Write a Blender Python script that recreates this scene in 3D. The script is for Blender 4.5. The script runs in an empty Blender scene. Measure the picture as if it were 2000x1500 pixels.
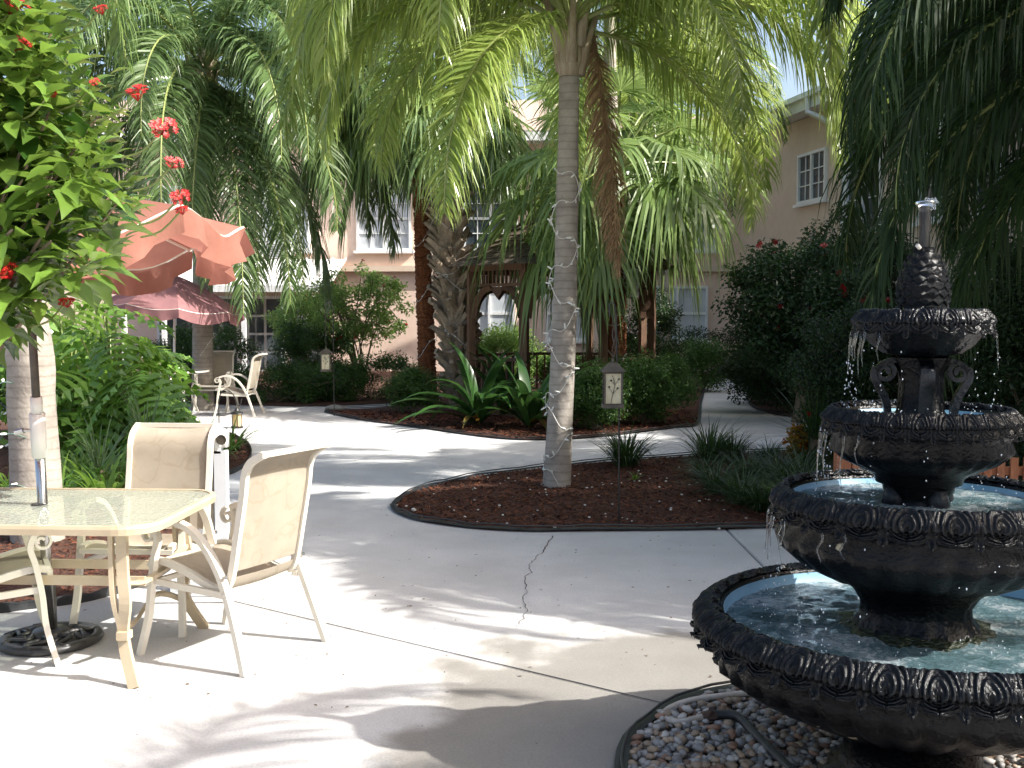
import bpy, bmesh, math, random
import numpy as np
from mathutils import Vector, Matrix
from math import sin, cos, pi, radians, sqrt, atan2, tan

random.seed(7)
S = bpy.context.scene
COL = S.collection

# ------------------------------------------------------------------ camera, sky, sun, exposure
EYE = 1.62; FPX = 2080.0; PITCH = math.atan(133.0 / FPX)
cd = bpy.data.cameras.new('camera'); cam = bpy.data.objects.new('camera', cd); COL.objects.link(cam)
cam.location = (0, 0, EYE); cam.rotation_euler = (pi / 2 - PITCH, 0, 0)
cd.sensor_width = 36; cd.lens = 36 * FPX / 2000; cd.clip_end = 500; cd.clip_start = 0.05
S.camera = cam
SUN_EL = radians(41); sun_h = Vector((0.960, -0.28, 0)).normalized()      # towards the sun, on the ground
sun_v = Vector((sun_h.x * cos(SUN_EL), sun_h.y * cos(SUN_EL), sin(SUN_EL)))
w = bpy.data.worlds.new('World'); S.world = w; w.use_nodes = True
nt = w.node_tree; nt.nodes.clear()
sk = nt.nodes.new('ShaderNodeTexSky'); sk.sky_type = 'NISHITA'; sk.sun_disc = False
sk.sun_elevation = SUN_EL; sk.sun_rotation = atan2(sun_h.x, sun_h.y)
sk.dust_density = 5.0; sk.air_density = 1.0; sk.ozone_density = .6
bg = nt.nodes.new('ShaderNodeBackground'); bg.inputs['Strength'].default_value = 0.15
wo = nt.nodes.new('ShaderNodeOutputWorld')
nt.links.new(sk.outputs[0], bg.inputs[0]); nt.links.new(bg.outputs[0], wo.inputs[0])
sl = bpy.data.lights.new('sun', 'SUN'); sl.energy = 4.6; sl.angle = radians(0.53); sl.color = (1, 0.97, 0.91)
so = bpy.data.objects.new('sun', sl); COL.objects.link(so)
so.rotation_euler = sun_v.to_track_quat('Z', 'Y').to_euler(); so.location = (10, -5, 15)
S.view_settings.view_transform = 'Standard'; S.view_settings.look = 'None'
S.view_settings.gamma = 1; S.view_settings.use_curve_mapping = False; S.view_settings.exposure = 1.12
S.render.engine = 'CYCLES'
S.cycles.max_bounces = 8; S.cycles.transparent_max_bounces = 16

# ------------------------------------------------------------------ surveying: photo measurements turned into metres
def ray(u, v):
    a = (u - 1000) / FPX; b = (750 - v) / FPX
    return Vector((a, cos(PITCH) + b * sin(PITCH), -sin(PITCH) + b * cos(PITCH)))
def P(u, v, z=0.0):
    d = ray(u, v); t = (z - EYE) / d.z
    return Vector((d.x * t, d.y * t, z))
def PY(u, v, Y):
    d = ray(u, v); t = Y / d.y
    return Vector((d.x * t, Y, EYE + d.z * t))

# ------------------------------------------------------------------ helpers
class MB:
    def __init__(s): s.v = []; s.f = []; s.mi = []
    def add(s, vs, fs, m=0):
        o = len(s.v); s.v.extend([tuple(p) for p in vs]); s.f.extend([tuple(i + o for i in f) for f in fs]); s.mi.extend([m] * len(fs)); return s
    def box(s, c, d, rz=0, m=0, M=None):
        x, y, z = d[0] / 2, d[1] / 2, d[2] / 2
        vs = [Vector(p) for p in ((-x,-y,-z),(x,-y,-z),(x,y,-z),(-x,y,-z),(-x,-y,z),(x,-y,z),(x,y,z),(-x,y,z))]
        if M is None: M = Matrix.Rotation(rz, 3, 'Z')
        vs = [M @ p + Vector(c) for p in vs]
        return s.add(vs, [(0,3,2,1),(4,5,6,7),(0,1,5,4),(1,2,6,5),(2,3,7,6),(3,0,4,7)], m)
    def tube(s, pts, rad, n=8, m=0, cap=True, sq=None):
        pts = [Vector(p) for p in pts]; N = len(pts)
        if not hasattr(rad, '__len__'): rad = [rad] * N
        up = None; rings = []
        for i in range(N):
            t = (pts[min(i + 1, N - 1)] - pts[max(i - 1, 0)])
            t = t.normalized() if t.length > 1e-9 else Vector((0, 0, 1))
            if up is None:
                up = Vector((0, 1, 0)) if abs(t.y) < .9 else Vector((0, 0, 1))
            a = (up - t * up.dot(t)).normalized(); up = a
            b = t.cross(a)
            ring = []
            for k in range(n):
                th = 2 * pi * (k + .5) / n
                if sq: ring.append(pts[i] + a * (sq[0] * (1 if cos(th) > 0 else -1)) + b * (sq[1] * (1 if sin(th) > 0 else -1)))
                else: ring.append(pts[i] + (a * cos(th) + b * sin(th)) * rad[i])
            rings += ring
        fs = []
        for i in range(N - 1):
            for k in range(n):
                k2 = (k + 1) % n
                fs.append((i * n + k, i * n + k2, (i + 1) * n + k2, (i + 1) * n + k))
        if cap: fs.append(tuple(range(n))[::-1]); fs.append(tuple((N - 1) * n + k for k in range(n)))
        return s.add(rings, fs, m)
    def rect(s, pts, a, b, m=0): return s.tube(pts, 1, 4, m, True, (a, b))
    def lathe(s, prof, n=32, mod=None, m=0, c=(0, 0)):
        vs = []; fs = []
        for j, (r, z) in enumerate(prof):
            for k in range(n):
                th = 2 * pi * k / n; rr = r * (mod(th, j, z) if mod else 1)
                vs.append((c[0] + rr * cos(th), c[1] + rr * sin(th), z))
        for j in range(len(prof) - 1):
            for k in range(n):
                k2 = (k + 1) % n
                fs.append((j * n + k, j * n + k2, (j + 1) * n + k2, (j + 1) * n + k))
        return s.add(vs, fs, m)
    def disc(s, c, r, n=24, m=0):
        vs = [(c[0] + r * cos(2 * pi * k / n), c[1] + r * sin(2 * pi * k / n), c[2]) for k in range(n)]
        return s.add(vs, [tuple(range(n))], m)
    def mesh(s, name, mat, smooth=False):
        me = bpy.data.meshes.new(name); me.from_pydata(s.v, [], s.f); me.update()
        for q in (mat if isinstance(mat, (list, tuple)) else [mat]): me.materials.append(q)
        if any(s.mi): me.polygons.foreach_set('material_index', s.mi)
        if smooth: me.polygons.foreach_set('use_smooth', [True] * len(me.polygons))
        return me
    def obj(s, name, mat, parent=None, loc=(0,0,0), rz=0, smooth=False):
        return mobj(name, s.mesh(name, mat, smooth), parent, loc, rz)
def mobj(name, me, parent=None, loc=(0,0,0), rz=0, sc=1.0, rot=None):
    o = bpy.data.objects.new(name, me); COL.objects.link(o); o.parent = parent
    o.location = loc; o.rotation_euler = rot if rot is not None else (0, 0, rz)
    if sc != 1.0: o.scale = (sc, sc, sc) if not hasattr(sc, '__len__') else sc
    return o
def npmesh(name, v, f, mat, smooth=False):
    me = bpy.data.meshes.new(name); me.from_pydata(v.tolist(), [], f.tolist()); me.update()
    for q in (mat if isinstance(mat, (list, tuple)) else [mat]): me.materials.append(q)
    if smooth: me.polygons.foreach_set('use_smooth', [True] * len(me.polygons))
    return me
def thing(name, label, cat, loc=(0,0,0), rz=0, group=None):
    o = bpy.data.objects.new(name, None); COL.objects.link(o); o.empty_display_size = .1
    o.location = loc; o.rotation_euler = (0, 0, rz); tag(o, label, cat, group); return o
def tag(o, label, cat, group=None):
    o['label'] = label; o['category'] = cat
    if group: o['group'] = group
    return o
def stuff(o): o['kind'] = 'stuff'; return o
def struct(o): o['kind'] = 'structure'; return o
def copy_tree(o, parent=None):
    c = o.copy(); COL.objects.link(c); c.parent = parent
    for ch in list(o.children): copy_tree(ch, c)
    return c
def cat_curve(pts, k=6):
    pts = [Vector(p) for p in pts]; out = []
    for i in range(len(pts) - 1):
        p0 = pts[max(i - 1, 0)]; p1 = pts[i]; p2 = pts[i + 1]; p3 = pts[min(i + 2, len(pts) - 1)]
        for j in range(k):
            t = j / k
            out.append(.5 * ((2 * p1) + (p2 - p0) * t + (2 * p0 - 5 * p1 + 4 * p2 - p3) * t * t + (3 * p1 - p0 - 3 * p2 + p3) * t ** 3))
    out.append(pts[-1]); return out
def R(a, b): return random.uniform(a, b)

# ------------------------------------------------------------------ materials
def mat(name, col=(.5,.5,.5), rough=.6, metal=0, spec=.5, col2=None, scale=8, detail=4, bump=0, bscale=40, cr=(.35,.65), obj_rand=0, trans=0, tcol=None, island=False, coat=0, stretch=None, coord='Object'):
    m = bpy.data.materials.new(name); m.use_nodes = True; n = m.node_tree.nodes; L = m.node_tree.links
    b = n['Principled BSDF']; out = n['Material Output']
    b.inputs['Base Color'].default_value = (*col, 1); b.inputs['Roughness'].default_value = rough
    b.inputs['Metallic'].default_value = metal; b.inputs['Specular IOR Level'].default_value = spec
    if coat: b.inputs['Coat Weight'].default_value = coat; b.inputs['Coat Roughness'].default_value = .12
    tc = n.new('ShaderNodeTexCoord'); src = tc.outputs[coord]
    if stretch:
        mp = n.new('ShaderNodeMapping'); mp.inputs['Scale'].default_value = stretch; L.new(src, mp.inputs[0]); src = mp.outputs[0]
    csock = None
    if col2 is not None:
        rp = n.new('ShaderNodeValToRGB'); rp.color_ramp.elements[0].color = (*col, 1); rp.color_ramp.elements[1].color = (*col2, 1)
        if island:
            g = n.new('ShaderNodeNewGeometry'); L.new(g.outputs['Random Per Island'], rp.inputs[0])
            rp.color_ramp.elements[0].position = 0; rp.color_ramp.elements[1].position = 1
        else:
            no = n.new('ShaderNodeTexNoise'); no.inputs['Scale'].default_value = scale; no.inputs['Detail'].default_value = detail
            no.inputs['Roughness'].default_value = .65
            L.new(src, no.inputs[0]); L.new(no.outputs[0], rp.inputs[0])
            rp.color_ramp.elements[0].position = cr[0]; rp.color_ramp.elements[1].position = cr[1]
        csock = rp.outputs[0]
    if obj_rand:
        oi = n.new('ShaderNodeObjectInfo'); mr = n.new('ShaderNodeMapRange')
        mr.inputs[3].default_value = 1 - obj_rand; mr.inputs[4].default_value = 1 + obj_rand
        L.new(oi.outputs['Random'], mr.inputs[0])
        vm = n.new('ShaderNodeVectorMath'); vm.operation = 'SCALE'
        if csock: L.new(csock, vm.inputs[0])
        else: vm.inputs[0].default_value = col
        L.new(mr.outputs[0], vm.inputs['Scale']); csock = vm.outputs[0]
    if csock: L.new(csock, b.inputs['Base Color'])
    if bump:
        nb = n.new('ShaderNodeTexNoise'); nb.inputs['Scale'].default_value = bscale; nb.inputs['Detail'].default_value = 6
        L.new(src, nb.inputs[0]); bp = n.new('ShaderNodeBump'); bp.inputs['Strength'].default_value = 1; bp.inputs['Distance'].default_value = bump
        L.new(nb.outputs[0], bp.inputs['Height']); L.new(bp.outputs[0], b.inputs['Normal'])
    if trans:
        tr = n.new('ShaderNodeBsdfTranslucent'); mx = n.new('ShaderNodeMixShader'); mx.inputs[0].default_value = trans
        if tcol: tr.inputs[0].default_value = (*tcol, 1)
        elif csock:
            hs = n.new('ShaderNodeHueSaturation'); hs.inputs['Hue'].default_value = .49; hs.inputs['Value'].default_value = 1.8
            L.new(csock, hs.inputs['Color']); L.new(hs.outputs[0], tr.inputs[0])
        else: tr.inputs[0].default_value = (*[min(1, c * 1.6) for c in col], 1)
        L.new(b.outputs[0], mx.inputs[1]); L.new(tr.outputs[0], mx.inputs[2]); L.new(mx.outputs[0], out.inputs[0])
    return m
def leafmat(name, a, b, trans=.35, rough=.42, spec=.5, rnd=.15): return mat(name, a, rough, 0, spec, col2=b, island=True, trans=trans, obj_rand=rnd)

M = {}
M['frond'] = leafmat('queen_palm_leaf', (.075,.135,.032), (.14,.21,.055), .38, .30)
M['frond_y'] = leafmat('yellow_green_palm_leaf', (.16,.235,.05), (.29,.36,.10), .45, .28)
M['frond_far'] = leafmat('blue_green_palm_leaf', (.08,.14,.045), (.14,.21,.08), .36, .30)
M['frond_backlit'] = leafmat('backlit_palm_leaf', (.014,.032,.010), (.03,.065,.016), .25, .5, .3)  # darkened palm leaf: the backlit shade is put into the colour
M['dead'] = leafmat('dead_palm_leaf', (.17,.10,.05), (.36,.25,.14), .25, .7)
M['fan'] = leafmat('fan_palm_leaf', (.09,.15,.055), (.15,.22,.095), .34, .28)
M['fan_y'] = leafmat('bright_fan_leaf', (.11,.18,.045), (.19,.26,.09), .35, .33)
M['rachis'] = mat('palm_rachis', (.22,.26,.08), .5)
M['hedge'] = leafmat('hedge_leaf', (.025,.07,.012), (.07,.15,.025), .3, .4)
M['hedge_dark'] = leafmat('dark_hedge_leaf', (.012,.035,.010), (.03,.07,.016), .25, .4)  # hedge green deepened so the colour carries the right side's shade
M['shrub'] = leafmat('shrub_leaf', (.12,.22,.055), (.26,.38,.11), .4, .4)
M['jat'] = leafmat('glossy_shrub_leaf', (.03,.09,.012), (.19,.30,.05), .30, .25, .6, .3)
M['philo'] = leafmat('lobed_leaf', (.09,.20,.03), (.19,.33,.06), .38, .26, .6, .25)
M['strap'] = mat('strap_leaf', (.018,.055,.014), .28, spec=.6, col2=(.04,.10,.022), scale=6, trans=.25, obj_rand=.3, stretch=(1, 1, 1))
M['strap_y'] = mat('yellowing_strap_leaf', (.25,.12,.02), .45, col2=(.12,.12,.03), scale=5, trans=.2)
M['grass'] = leafmat('grass_blade', (.018,.045,.012), (.05,.095,.022), .3, .45)
M['grass_pale'] = leafmat('pale_blade', (.08,.14,.05), (.18,.25,.10), .35, .4)
M['lily'] = leafmat('lily_blade', (.07,.16,.02), (.17,.28,.05), .4, .35)
M['croton'] = leafmat('croton_leaf', (.45,.10,.015), (.45,.38,.03), .3, .4)
M['red'] = leafmat('red_petal', (.30,.003,.006), (.45,.012,.015), .15, .5)
M['orange'] = mat('flower_centre', (.8,.25,.06), .5)
M['bark'] = mat('grey_bark', (.30,.26,.21), .8, col2=(.16,.13,.10), scale=14, bump=.01, bscale=30)
M['stem'] = mat('brown_stem', (.13,.09,.055), .8, col2=(.22,.17,.12), scale=20)
M['fibre'] = mat('red_brown_fibre', (.17,.055,.02), .9, col2=(.30,.11,.04), scale=26, bump=.05, bscale=60, stretch=(1, 1, .25))
M['boot'] = mat('leaf_base', (.20,.15,.10), .75, col2=(.36,.29,.21), scale=9, bump=.01, bscale=60, obj_rand=.25)
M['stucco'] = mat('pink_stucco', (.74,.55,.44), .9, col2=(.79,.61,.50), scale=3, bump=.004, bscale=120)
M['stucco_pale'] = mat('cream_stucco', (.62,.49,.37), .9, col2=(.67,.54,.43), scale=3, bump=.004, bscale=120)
M['white'] = mat('white_paint', (.74,.74,.72), .5, col2=(.80,.80,.78), scale=5)
M['canopy'] = mat('white_metal_roof', (.80,.80,.78), .35, col2=(.72,.72,.70), scale=2)
M['roof'] = mat('roof_tile', (.33,.25,.20), .8, col2=(.42,.33,.27), scale=20, bump=.02, bscale=20)
M['glass_dark'] = mat('dark_window_glass', (.03,.04,.05), .06, spec=.8, col2=(.09,.11,.12), scale=1.5)
M['blind'] = mat('window_blind', (.50,.53,.56), .25, spec=.6, col2=(.62,.65,.67), scale=2)
M['black'] = mat('black_metal', (.012,.012,.013), .35, col2=(.03,.028,.025), scale=30)
M['edging'] = mat('black_plastic_edging', (.012,.014,.016), .5, col2=(.035,.037,.04), scale=8)
M['wood'] = mat('weathered_wood', (.09,.045,.025), .75, col2=(.16,.085,.045), scale=9, bump=.006, bscale=40, stretch=(4, 4, .5), obj_rand=.2)
M['wood_red'] = mat('cedar_stained_wood', (.33,.11,.05), .7, col2=(.42,.17,.08), scale=9, bump=.005, bscale=40, stretch=(4, 4, .5), obj_rand=.15)
M['shingle'] = mat('weathered_shingle', (.06,.045,.03), .85, col2=(.13,.10,.07), scale=14, obj_rand=.35)
M['cream'] = mat('cream_powder_coat', (.64,.595,.51), .38, col2=(.68,.635,.55), scale=6)
M['tan'] = mat('tan_powder_coat', (.46,.37,.25), .38, col2=(.52,.43,.30), scale=6)
M['chrome'] = mat('brushed_steel', (.55,.55,.55), .25, 1.0)
M['greypost'] = mat('pale_grey_metal', (.55,.58,.62), .35, col2=(.62,.65,.69), scale=5)
M['bulb'] = mat('clear_bulb', (.75,.76,.72), .15)
M['wire_w'] = mat('white_wire', (.62,.60,.55), .5)
M['wire_g'] = mat('green_wire', (.10,.16,.13), .5)
M['pvc'] = mat('white_plastic_hose', (.62,.58,.52), .45, col2=(.45,.38,.32), scale=12)
M['stone_w'] = mat('white_chip', (.55,.52,.47), .8)
M['iron'] = mat('cast_iron', (.018,.018,.02), .4, col2=(.05,.048,.045), scale=30, spec=.6)
M['amber'] = mat('amber_glass', (.62,.42,.16), .25, col2=(.75,.58,.30), scale=30)
M['frost'] = mat('frosted_lantern_glass', (.62,.58,.42), .35, col2=(.50,.45,.30), scale=6)
M['bronze'] = mat('bronze_metal', (.05,.042,.034), .5, col2=(.085,.07,.055), scale=14)

def fabric(name, a, b, trans, floral=False, tcol=None, wave=700):
    m = mat(name, a, .85, col2=b, scale=5, trans=trans, tcol=tcol)
    n = m.node_tree.nodes; L = m.node_tree.links; pb = n['Principled BSDF']; tc = n['Texture Coordinate']
    wv = n.new('ShaderNodeTexWave'); wv.inputs['Scale'].default_value = 60; wv.bands_direction = 'Y'; L.new(tc.outputs['Object'], wv.inputs[0])
    bp = n.new('ShaderNodeBump'); bp.inputs['Distance'].default_value = .0003; L.new(wv.outputs[0], bp.inputs['Height']); L.new(bp.outputs[0], pb.inputs['Normal'])
    if floral:
        src = pb.inputs['Base Color'].links[0].from_socket
        v = n.new('ShaderNodeTexVoronoi'); v.inputs['Scale'].default_value = 6; v.feature = 'F1'
        no = n.new('ShaderNodeTexNoise'); no.inputs['Scale'].default_value = 9
        mxv = n.new('ShaderNodeMix'); mxv.data_type = 'VECTOR'; mxv.inputs[0].default_value = .12
        L.new(tc.outputs['Object'], no.inputs[0]); L.new(tc.outputs['Object'], mxv.inputs[4]); L.new(no.outputs[1], mxv.inputs[5])
        L.new(mxv.outputs[1], v.inputs[0])
        ma = n.new('ShaderNodeMath'); ma.operation = 'SINE'; mb = n.new('ShaderNodeMath'); mb.operation = 'MULTIPLY'; mb.inputs[1].default_value = 17
        L.new(v.outputs['Distance'], mb.inputs[0]); L.new(mb.outputs[0], ma.inputs[0])
        rp = n.new('ShaderNodeValToRGB'); rp.color_ramp.elements[0].position = .86; rp.color_ramp.elements[1].position = 1.0
        rp.color_ramp.elements[0].color = (1, 1, 1, 1); rp.color_ramp.elements[1].color = (.88, .85, .80, 1)
        L.new(ma.outputs[0], rp.inputs[0])
        mm = n.new('ShaderNodeMix'); mm.data_type = 'RGBA'; mm.blend_type = 'MULTIPLY'; mm.inputs[0].default_value = 1
        L.new(src, mm.inputs[6]); L.new(rp.outputs[0], mm.inputs[7]); L.new(mm.outputs[2], pb.inputs['Base Color'])
    return m
M['sling'] = fabric('beige_sling_fabric', (.40,.355,.285), (.46,.41,.33), .3, True)
M['umb'] = fabric('terracotta_canvas', (.27,.115,.080), (.33,.15,.11), .25)
M['umb_pink'] = fabric('faded_rose_canvas', (.26,.125,.13), (.31,.15,.15), .2)

# concrete with stains
def concrete():
    m = mat('brushed_concrete', (.46,.45,.44), .85, col2=(.56,.55,.54), scale=1.3, detail=8, bump=.002, bscale=260)
    n = m.node_tree.nodes; L = m.node_tree.links; pb = n['Principled BSDF']; tc = n['Texture Coordinate']
    src = pb.inputs['Base Color'].links[0].from_socket
    # fine speckle
    n2 = n.new('ShaderNodeTexNoise'); n2.inputs['Scale'].default_value = 90; n2.inputs['Detail'].default_value = 5; L.new(tc.outputs['Object'], n2.inputs[0])
    r2 = n.new('ShaderNodeMapRange'); r2.inputs[1].default_value = .3; r2.inputs[2].default_value = .7; r2.inputs[3].default_value = .86; r2.inputs[4].default_value = 1.07
    L.new(n2.outputs[0], r2.inputs[0])
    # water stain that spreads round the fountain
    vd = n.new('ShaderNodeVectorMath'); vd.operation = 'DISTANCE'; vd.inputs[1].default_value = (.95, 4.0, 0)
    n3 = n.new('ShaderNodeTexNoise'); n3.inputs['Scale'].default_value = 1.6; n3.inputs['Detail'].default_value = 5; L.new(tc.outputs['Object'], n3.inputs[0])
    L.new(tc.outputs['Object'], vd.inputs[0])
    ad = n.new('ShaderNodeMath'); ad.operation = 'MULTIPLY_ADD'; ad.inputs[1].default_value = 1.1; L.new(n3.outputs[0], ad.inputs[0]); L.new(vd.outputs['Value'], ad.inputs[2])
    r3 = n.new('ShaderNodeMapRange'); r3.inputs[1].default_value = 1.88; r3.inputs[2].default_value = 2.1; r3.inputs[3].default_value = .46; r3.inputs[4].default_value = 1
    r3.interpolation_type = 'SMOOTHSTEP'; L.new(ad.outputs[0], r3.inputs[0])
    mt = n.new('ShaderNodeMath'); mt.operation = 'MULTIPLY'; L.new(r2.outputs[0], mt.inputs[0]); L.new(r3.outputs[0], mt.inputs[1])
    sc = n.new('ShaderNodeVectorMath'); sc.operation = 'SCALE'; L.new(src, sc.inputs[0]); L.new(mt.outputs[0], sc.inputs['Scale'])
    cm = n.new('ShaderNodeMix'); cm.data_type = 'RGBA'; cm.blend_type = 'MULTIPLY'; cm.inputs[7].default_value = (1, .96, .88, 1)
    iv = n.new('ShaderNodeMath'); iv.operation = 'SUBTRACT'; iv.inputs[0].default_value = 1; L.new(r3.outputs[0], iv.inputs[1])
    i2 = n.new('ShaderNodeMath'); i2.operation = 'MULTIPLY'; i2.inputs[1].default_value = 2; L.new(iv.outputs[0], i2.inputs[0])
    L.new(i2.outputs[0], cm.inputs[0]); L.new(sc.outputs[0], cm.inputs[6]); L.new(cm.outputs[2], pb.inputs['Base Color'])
    return m
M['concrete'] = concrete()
M['soil'] = mat('dark_soil', (.05,.035,.025), .95, col2=(.10,.07,.05), scale=3, bump=.02, bscale=25)
M['mulch'] = mat('red_brown_mulch', (.045,.018,.010), .95, col2=(.13,.05,.028), scale=55, detail=6, bump=.03, bscale=90)
M['chip'] = leafmat('mulch_chip', (.035,.014,.008), (.16,.058,.03), 0.001, .9, .2, 0)
M['pebble_bed'] = mat('pebble_ground', (.10,.085,.07), .9, col2=(.25,.21,.17), scale=60, bump=.02, bscale=50)

# ------------------------------------------------------------------ ground, patio, beds
me = MB().add([(-200,-60,-.06),(200,-60,-.06),(200,260,-.06),(-200,260,-.06)], [(0,1,2,3)]).mesh('ground', M['soil'])
struct(mobj('ground', me))

def bisect_slab(bm_src, cuts):
    bm = bm_src.copy()
    for (p, n) in cuts:
        g = bm.verts[:] + bm.edges[:] + bm.faces[:]
        r = bmesh.ops.bisect_plane(bm, geom=g, plane_co=p, plane_no=n, clear_outer=True)
        ed = [e for e in r['geom_cut'] if isinstance(e, bmesh.types.BMEdge)]
        if ed: bmesh.ops.holes_fill(bm, edges=ed)
    return bm
base = bmesh.new()
bmesh.ops.create_cube(base, size=1, matrix=Matrix.Translation((-5, 11.5, -.05)) @ Matrix.Diagonal((46, 41, .1, 1)))
patio = bpy.data.objects.new('patio', None); COL.objects.link(patio); struct(patio)
j1a = P(500, 1185); j1b = P(1300, 1375); d1 = (j1b - j1a).normalized(); n1 = Vector((-d1.y, d1.x, 0))      # far side
j2 = P(1422, 1037); j2b = P(1512, 1127); d2 = (j2b - j2).normalized(); n2 = Vector((d2.y, -d2.x, 0))
if n2.x < 0: n2 = -n2
j3 = P(1000, 868); n3 = Vector((-.25, .97, 0)).normalized()
g = .006
def cutset(a, b, c):
    r = []
    r.append((j1a - n1 * g, n1) if a < 0 else (j1a + n1 * g, -n1))
    if b: r.append((j2 - n2 * g, n2) if b < 0 else (j2 + n2 * g, -n2))
    if c: r.append((j3 - n3 * .004, n3) if c < 0 else (j3 + n3 * .004, -n3))
    return r
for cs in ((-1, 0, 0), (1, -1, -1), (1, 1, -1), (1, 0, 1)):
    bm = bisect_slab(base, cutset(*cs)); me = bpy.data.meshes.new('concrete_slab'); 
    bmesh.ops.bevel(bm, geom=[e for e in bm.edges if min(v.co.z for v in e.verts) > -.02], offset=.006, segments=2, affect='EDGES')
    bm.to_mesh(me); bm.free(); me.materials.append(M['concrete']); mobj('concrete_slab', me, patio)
# the crack: a thin dark open groove with a broken edge
crk = [(1080,1046),(1072,1062),(1058,1078),(1046,1090),(1033,1104),(1036,1118),(1022,1132),(1029,1150),(1024,1168),(1030,1190),(1018,1212),(1008,1228)]
pts = []
for i in range(len(crk) - 1):
    a = P(*crk[i], .0035); b = P(*crk[i + 1], .0035)
    for k in range(5):
        pts.append(a.lerp(b, k / 5) + Vector((R(-.012, .012), R(-.01, .01), 0)))
mb = MB(); vs = []
for i, p in enumerate(pts):
    ww = .0035 * (1 - .6 * i / len(pts)) * R(.6, 1.5); vs += [p - Vector((ww, 0, 0)), p + Vector((ww, 0, 0))]
mb.add(vs, [(2 * i, 2 * i + 1, 2 * i + 3, 2 * i + 2) for i in range(len(pts) - 1)])
mb.obj('crack', mat('crack_dirt', (.07,.06,.05), .95), patio)

def inpoly(p, poly):
    x, y = p; r = False; n = len(poly)
    for i in range(n):
        x1, y1 = poly[i]; x2, y2 = poly[(i + 1) % n]
        if (y1 > y) != (y2 > y) and x < (x2 - x1) * (y - y1) / (y2 - y1) + x1: r = not r
    return r
from mathutils.geometry import tessellate_polygon
def bed(name, pts, material, h=.03, z0=.006, chips=0, edge=None, edge_label=None, chip_rng=None, smoothk=4, csize=.013):
    out = [Vector((p.x, p.y, 0)) for p in cat_curve(pts + [pts[0]], smoothk)][:-1]
    c = sum(out, Vector()) / len(out)
    bm = bmesh.new(); vv = [bm.verts.new((p.x, p.y, z0)) for p in out]; f = bm.faces.new(vv)
    bmesh.ops.triangulate(bm, faces=[f])
    bm.normal_update()
    for ff in bm.faces:
        if ff.normal.z < 0: ff.normal_flip()
    me = bpy.data.meshes.new(name); bm.to_mesh(me); bm.free(); me.materials.append(material)
    o = struct(mobj(name, me))
    poly = [(p.x, p.y) for p in out]
    if chips:
        xs = [p[0] for p in poly]; ys = [p[1] for p in poly]
        x0, x1, y0, y1 = (min(xs), max(xs), min(ys), max(ys)) if not chip_rng else chip_rng
        V = []; F = []; cnt = 0; tries = 0
        while cnt < chips and tries < chips * 6:
            tries += 1
            x = R(x0, x1); y = R(y0, y1)
            if not inpoly((x, y), poly): continue
            a = R(0, pi * 2); l = R(.5, 1.6) * csize; ww = l * R(.2, .45); tz = R(-.4, .4) * l; z = z0 + .004 + R(0, .016)
            dx, dy = cos(a) * l, sin(a) * l; ex, ey = -sin(a) * ww, cos(a) * ww; tt = R(-.5, .5) * ww
            b = len(V)
            V += [(x - dx - ex, y - dy - ey, z - tz - tt), (x + dx - ex, y + dy - ey, z + tz - tt), (x + dx + ex, y + dy + ey, z + tz + tt), (x - dx + ex, y - dy + ey, z - tz + tt)]
            F.append((b, b + 1, b + 2, b + 3)); cnt += 1
        me = bpy.data.meshes.new('mulch_chips'); me.from_pydata(V, [], F); me.materials.append(M['chip'])
        stuff(mobj('mulch_chips', me, o))
    if edge:
        mbe = MB(); ep = [Vector((p.x, p.y, .022 + .005 * sin(i * 1.3))) for i, p in enumerate([out[k % len(out)] for k in range(edge[0] * smoothk, edge[1] * smoothk + 1)])]
        mbe.rect(ep, .004, .026); mbe.tube([p + Vector((0, 0, .024 + .004 * sin(i * 2.1))) for i, p in enumerate(ep)], .006, 6)
        e = mbe.obj('bed_edging', M['edging']); tag(e, edge_label, 'edging', 'black edging round the planting beds')
    return o, poly
# the island in front of the path
A = [P(767,992), P(800,965), P(870,944), P(960,927), P(1070,914), P(1180,903), P(1320,893), P(1520,883), P(1780,872), P(2150,862), P(2700,900), P(2500,1020), P(2050,1024), P(1800,1028), P(1520,1031), P(1400,1035), P(1150,1038), P(1000,1038), P(900,1030), P(820,1018), P(780,1004)]
islA, polyA = bed('island_bed', A, M['mulch'], chips=26000, edge=(0, 21), edge_label='black edging round the teardrop bed with the tall grey palm', chip_rng=(-1.2, 3.4, 7.6, 12.4))
B = [P(636,806), P(665,800), P(760,795), P(900,770), P(1100,742), P(1300,735), P(1372,742), P(1368,790), P(1362,829), P(1320,836), P(1250,845), P(1160,855), P(1080,860), P(1000,859), P(930,852), P(860,842), P(790,832), P(700,820)]
islB, polyB = bed('gazebo_bed', B, M['mulch'], z0=.010, chips=12000, edge=(0, 18), edge_label='black edging round the long bed in front of the gazebo', chip_rng=(-3.5, 3, 13.5, 18), csize=.02)
Cc = [P(760,795) + Vector((.6, 1.2, 0)), P(640,794), P(520,793), P(400,790), P(300,784), P(150,772), P(-200,765), Vector((-16,30,0)), Vector((5,31,0)), Vector((5.6,30,0)), P(1440,739), P(1370,739), P(1280,731), P(1090,737), P(900,760)]
bed('far_bed', Cc, M['mulch'], z0=.014, smoothk=2)
D = [P(330,832), P(420,845), P(470,860), P(490,880), P(485,905), P(455,925), P(405,945), P(385,1000), P(360,1070), P(330,1115), P(264,1148), P(228,1160), P(155,1178), P(55,1190), P(-60,1200), P(-500,1200), P(-900,1000), P(-500,850), P(0,822), P(200,822)]
_, polyD = bed('left_bed', D, M['mulch'], z0=.006, chips=15000, edge=(0, 16), edge_label='black edging round the left bed beside the patio table', chip_rng=(-5.5, -2, 5.3, 14))
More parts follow.
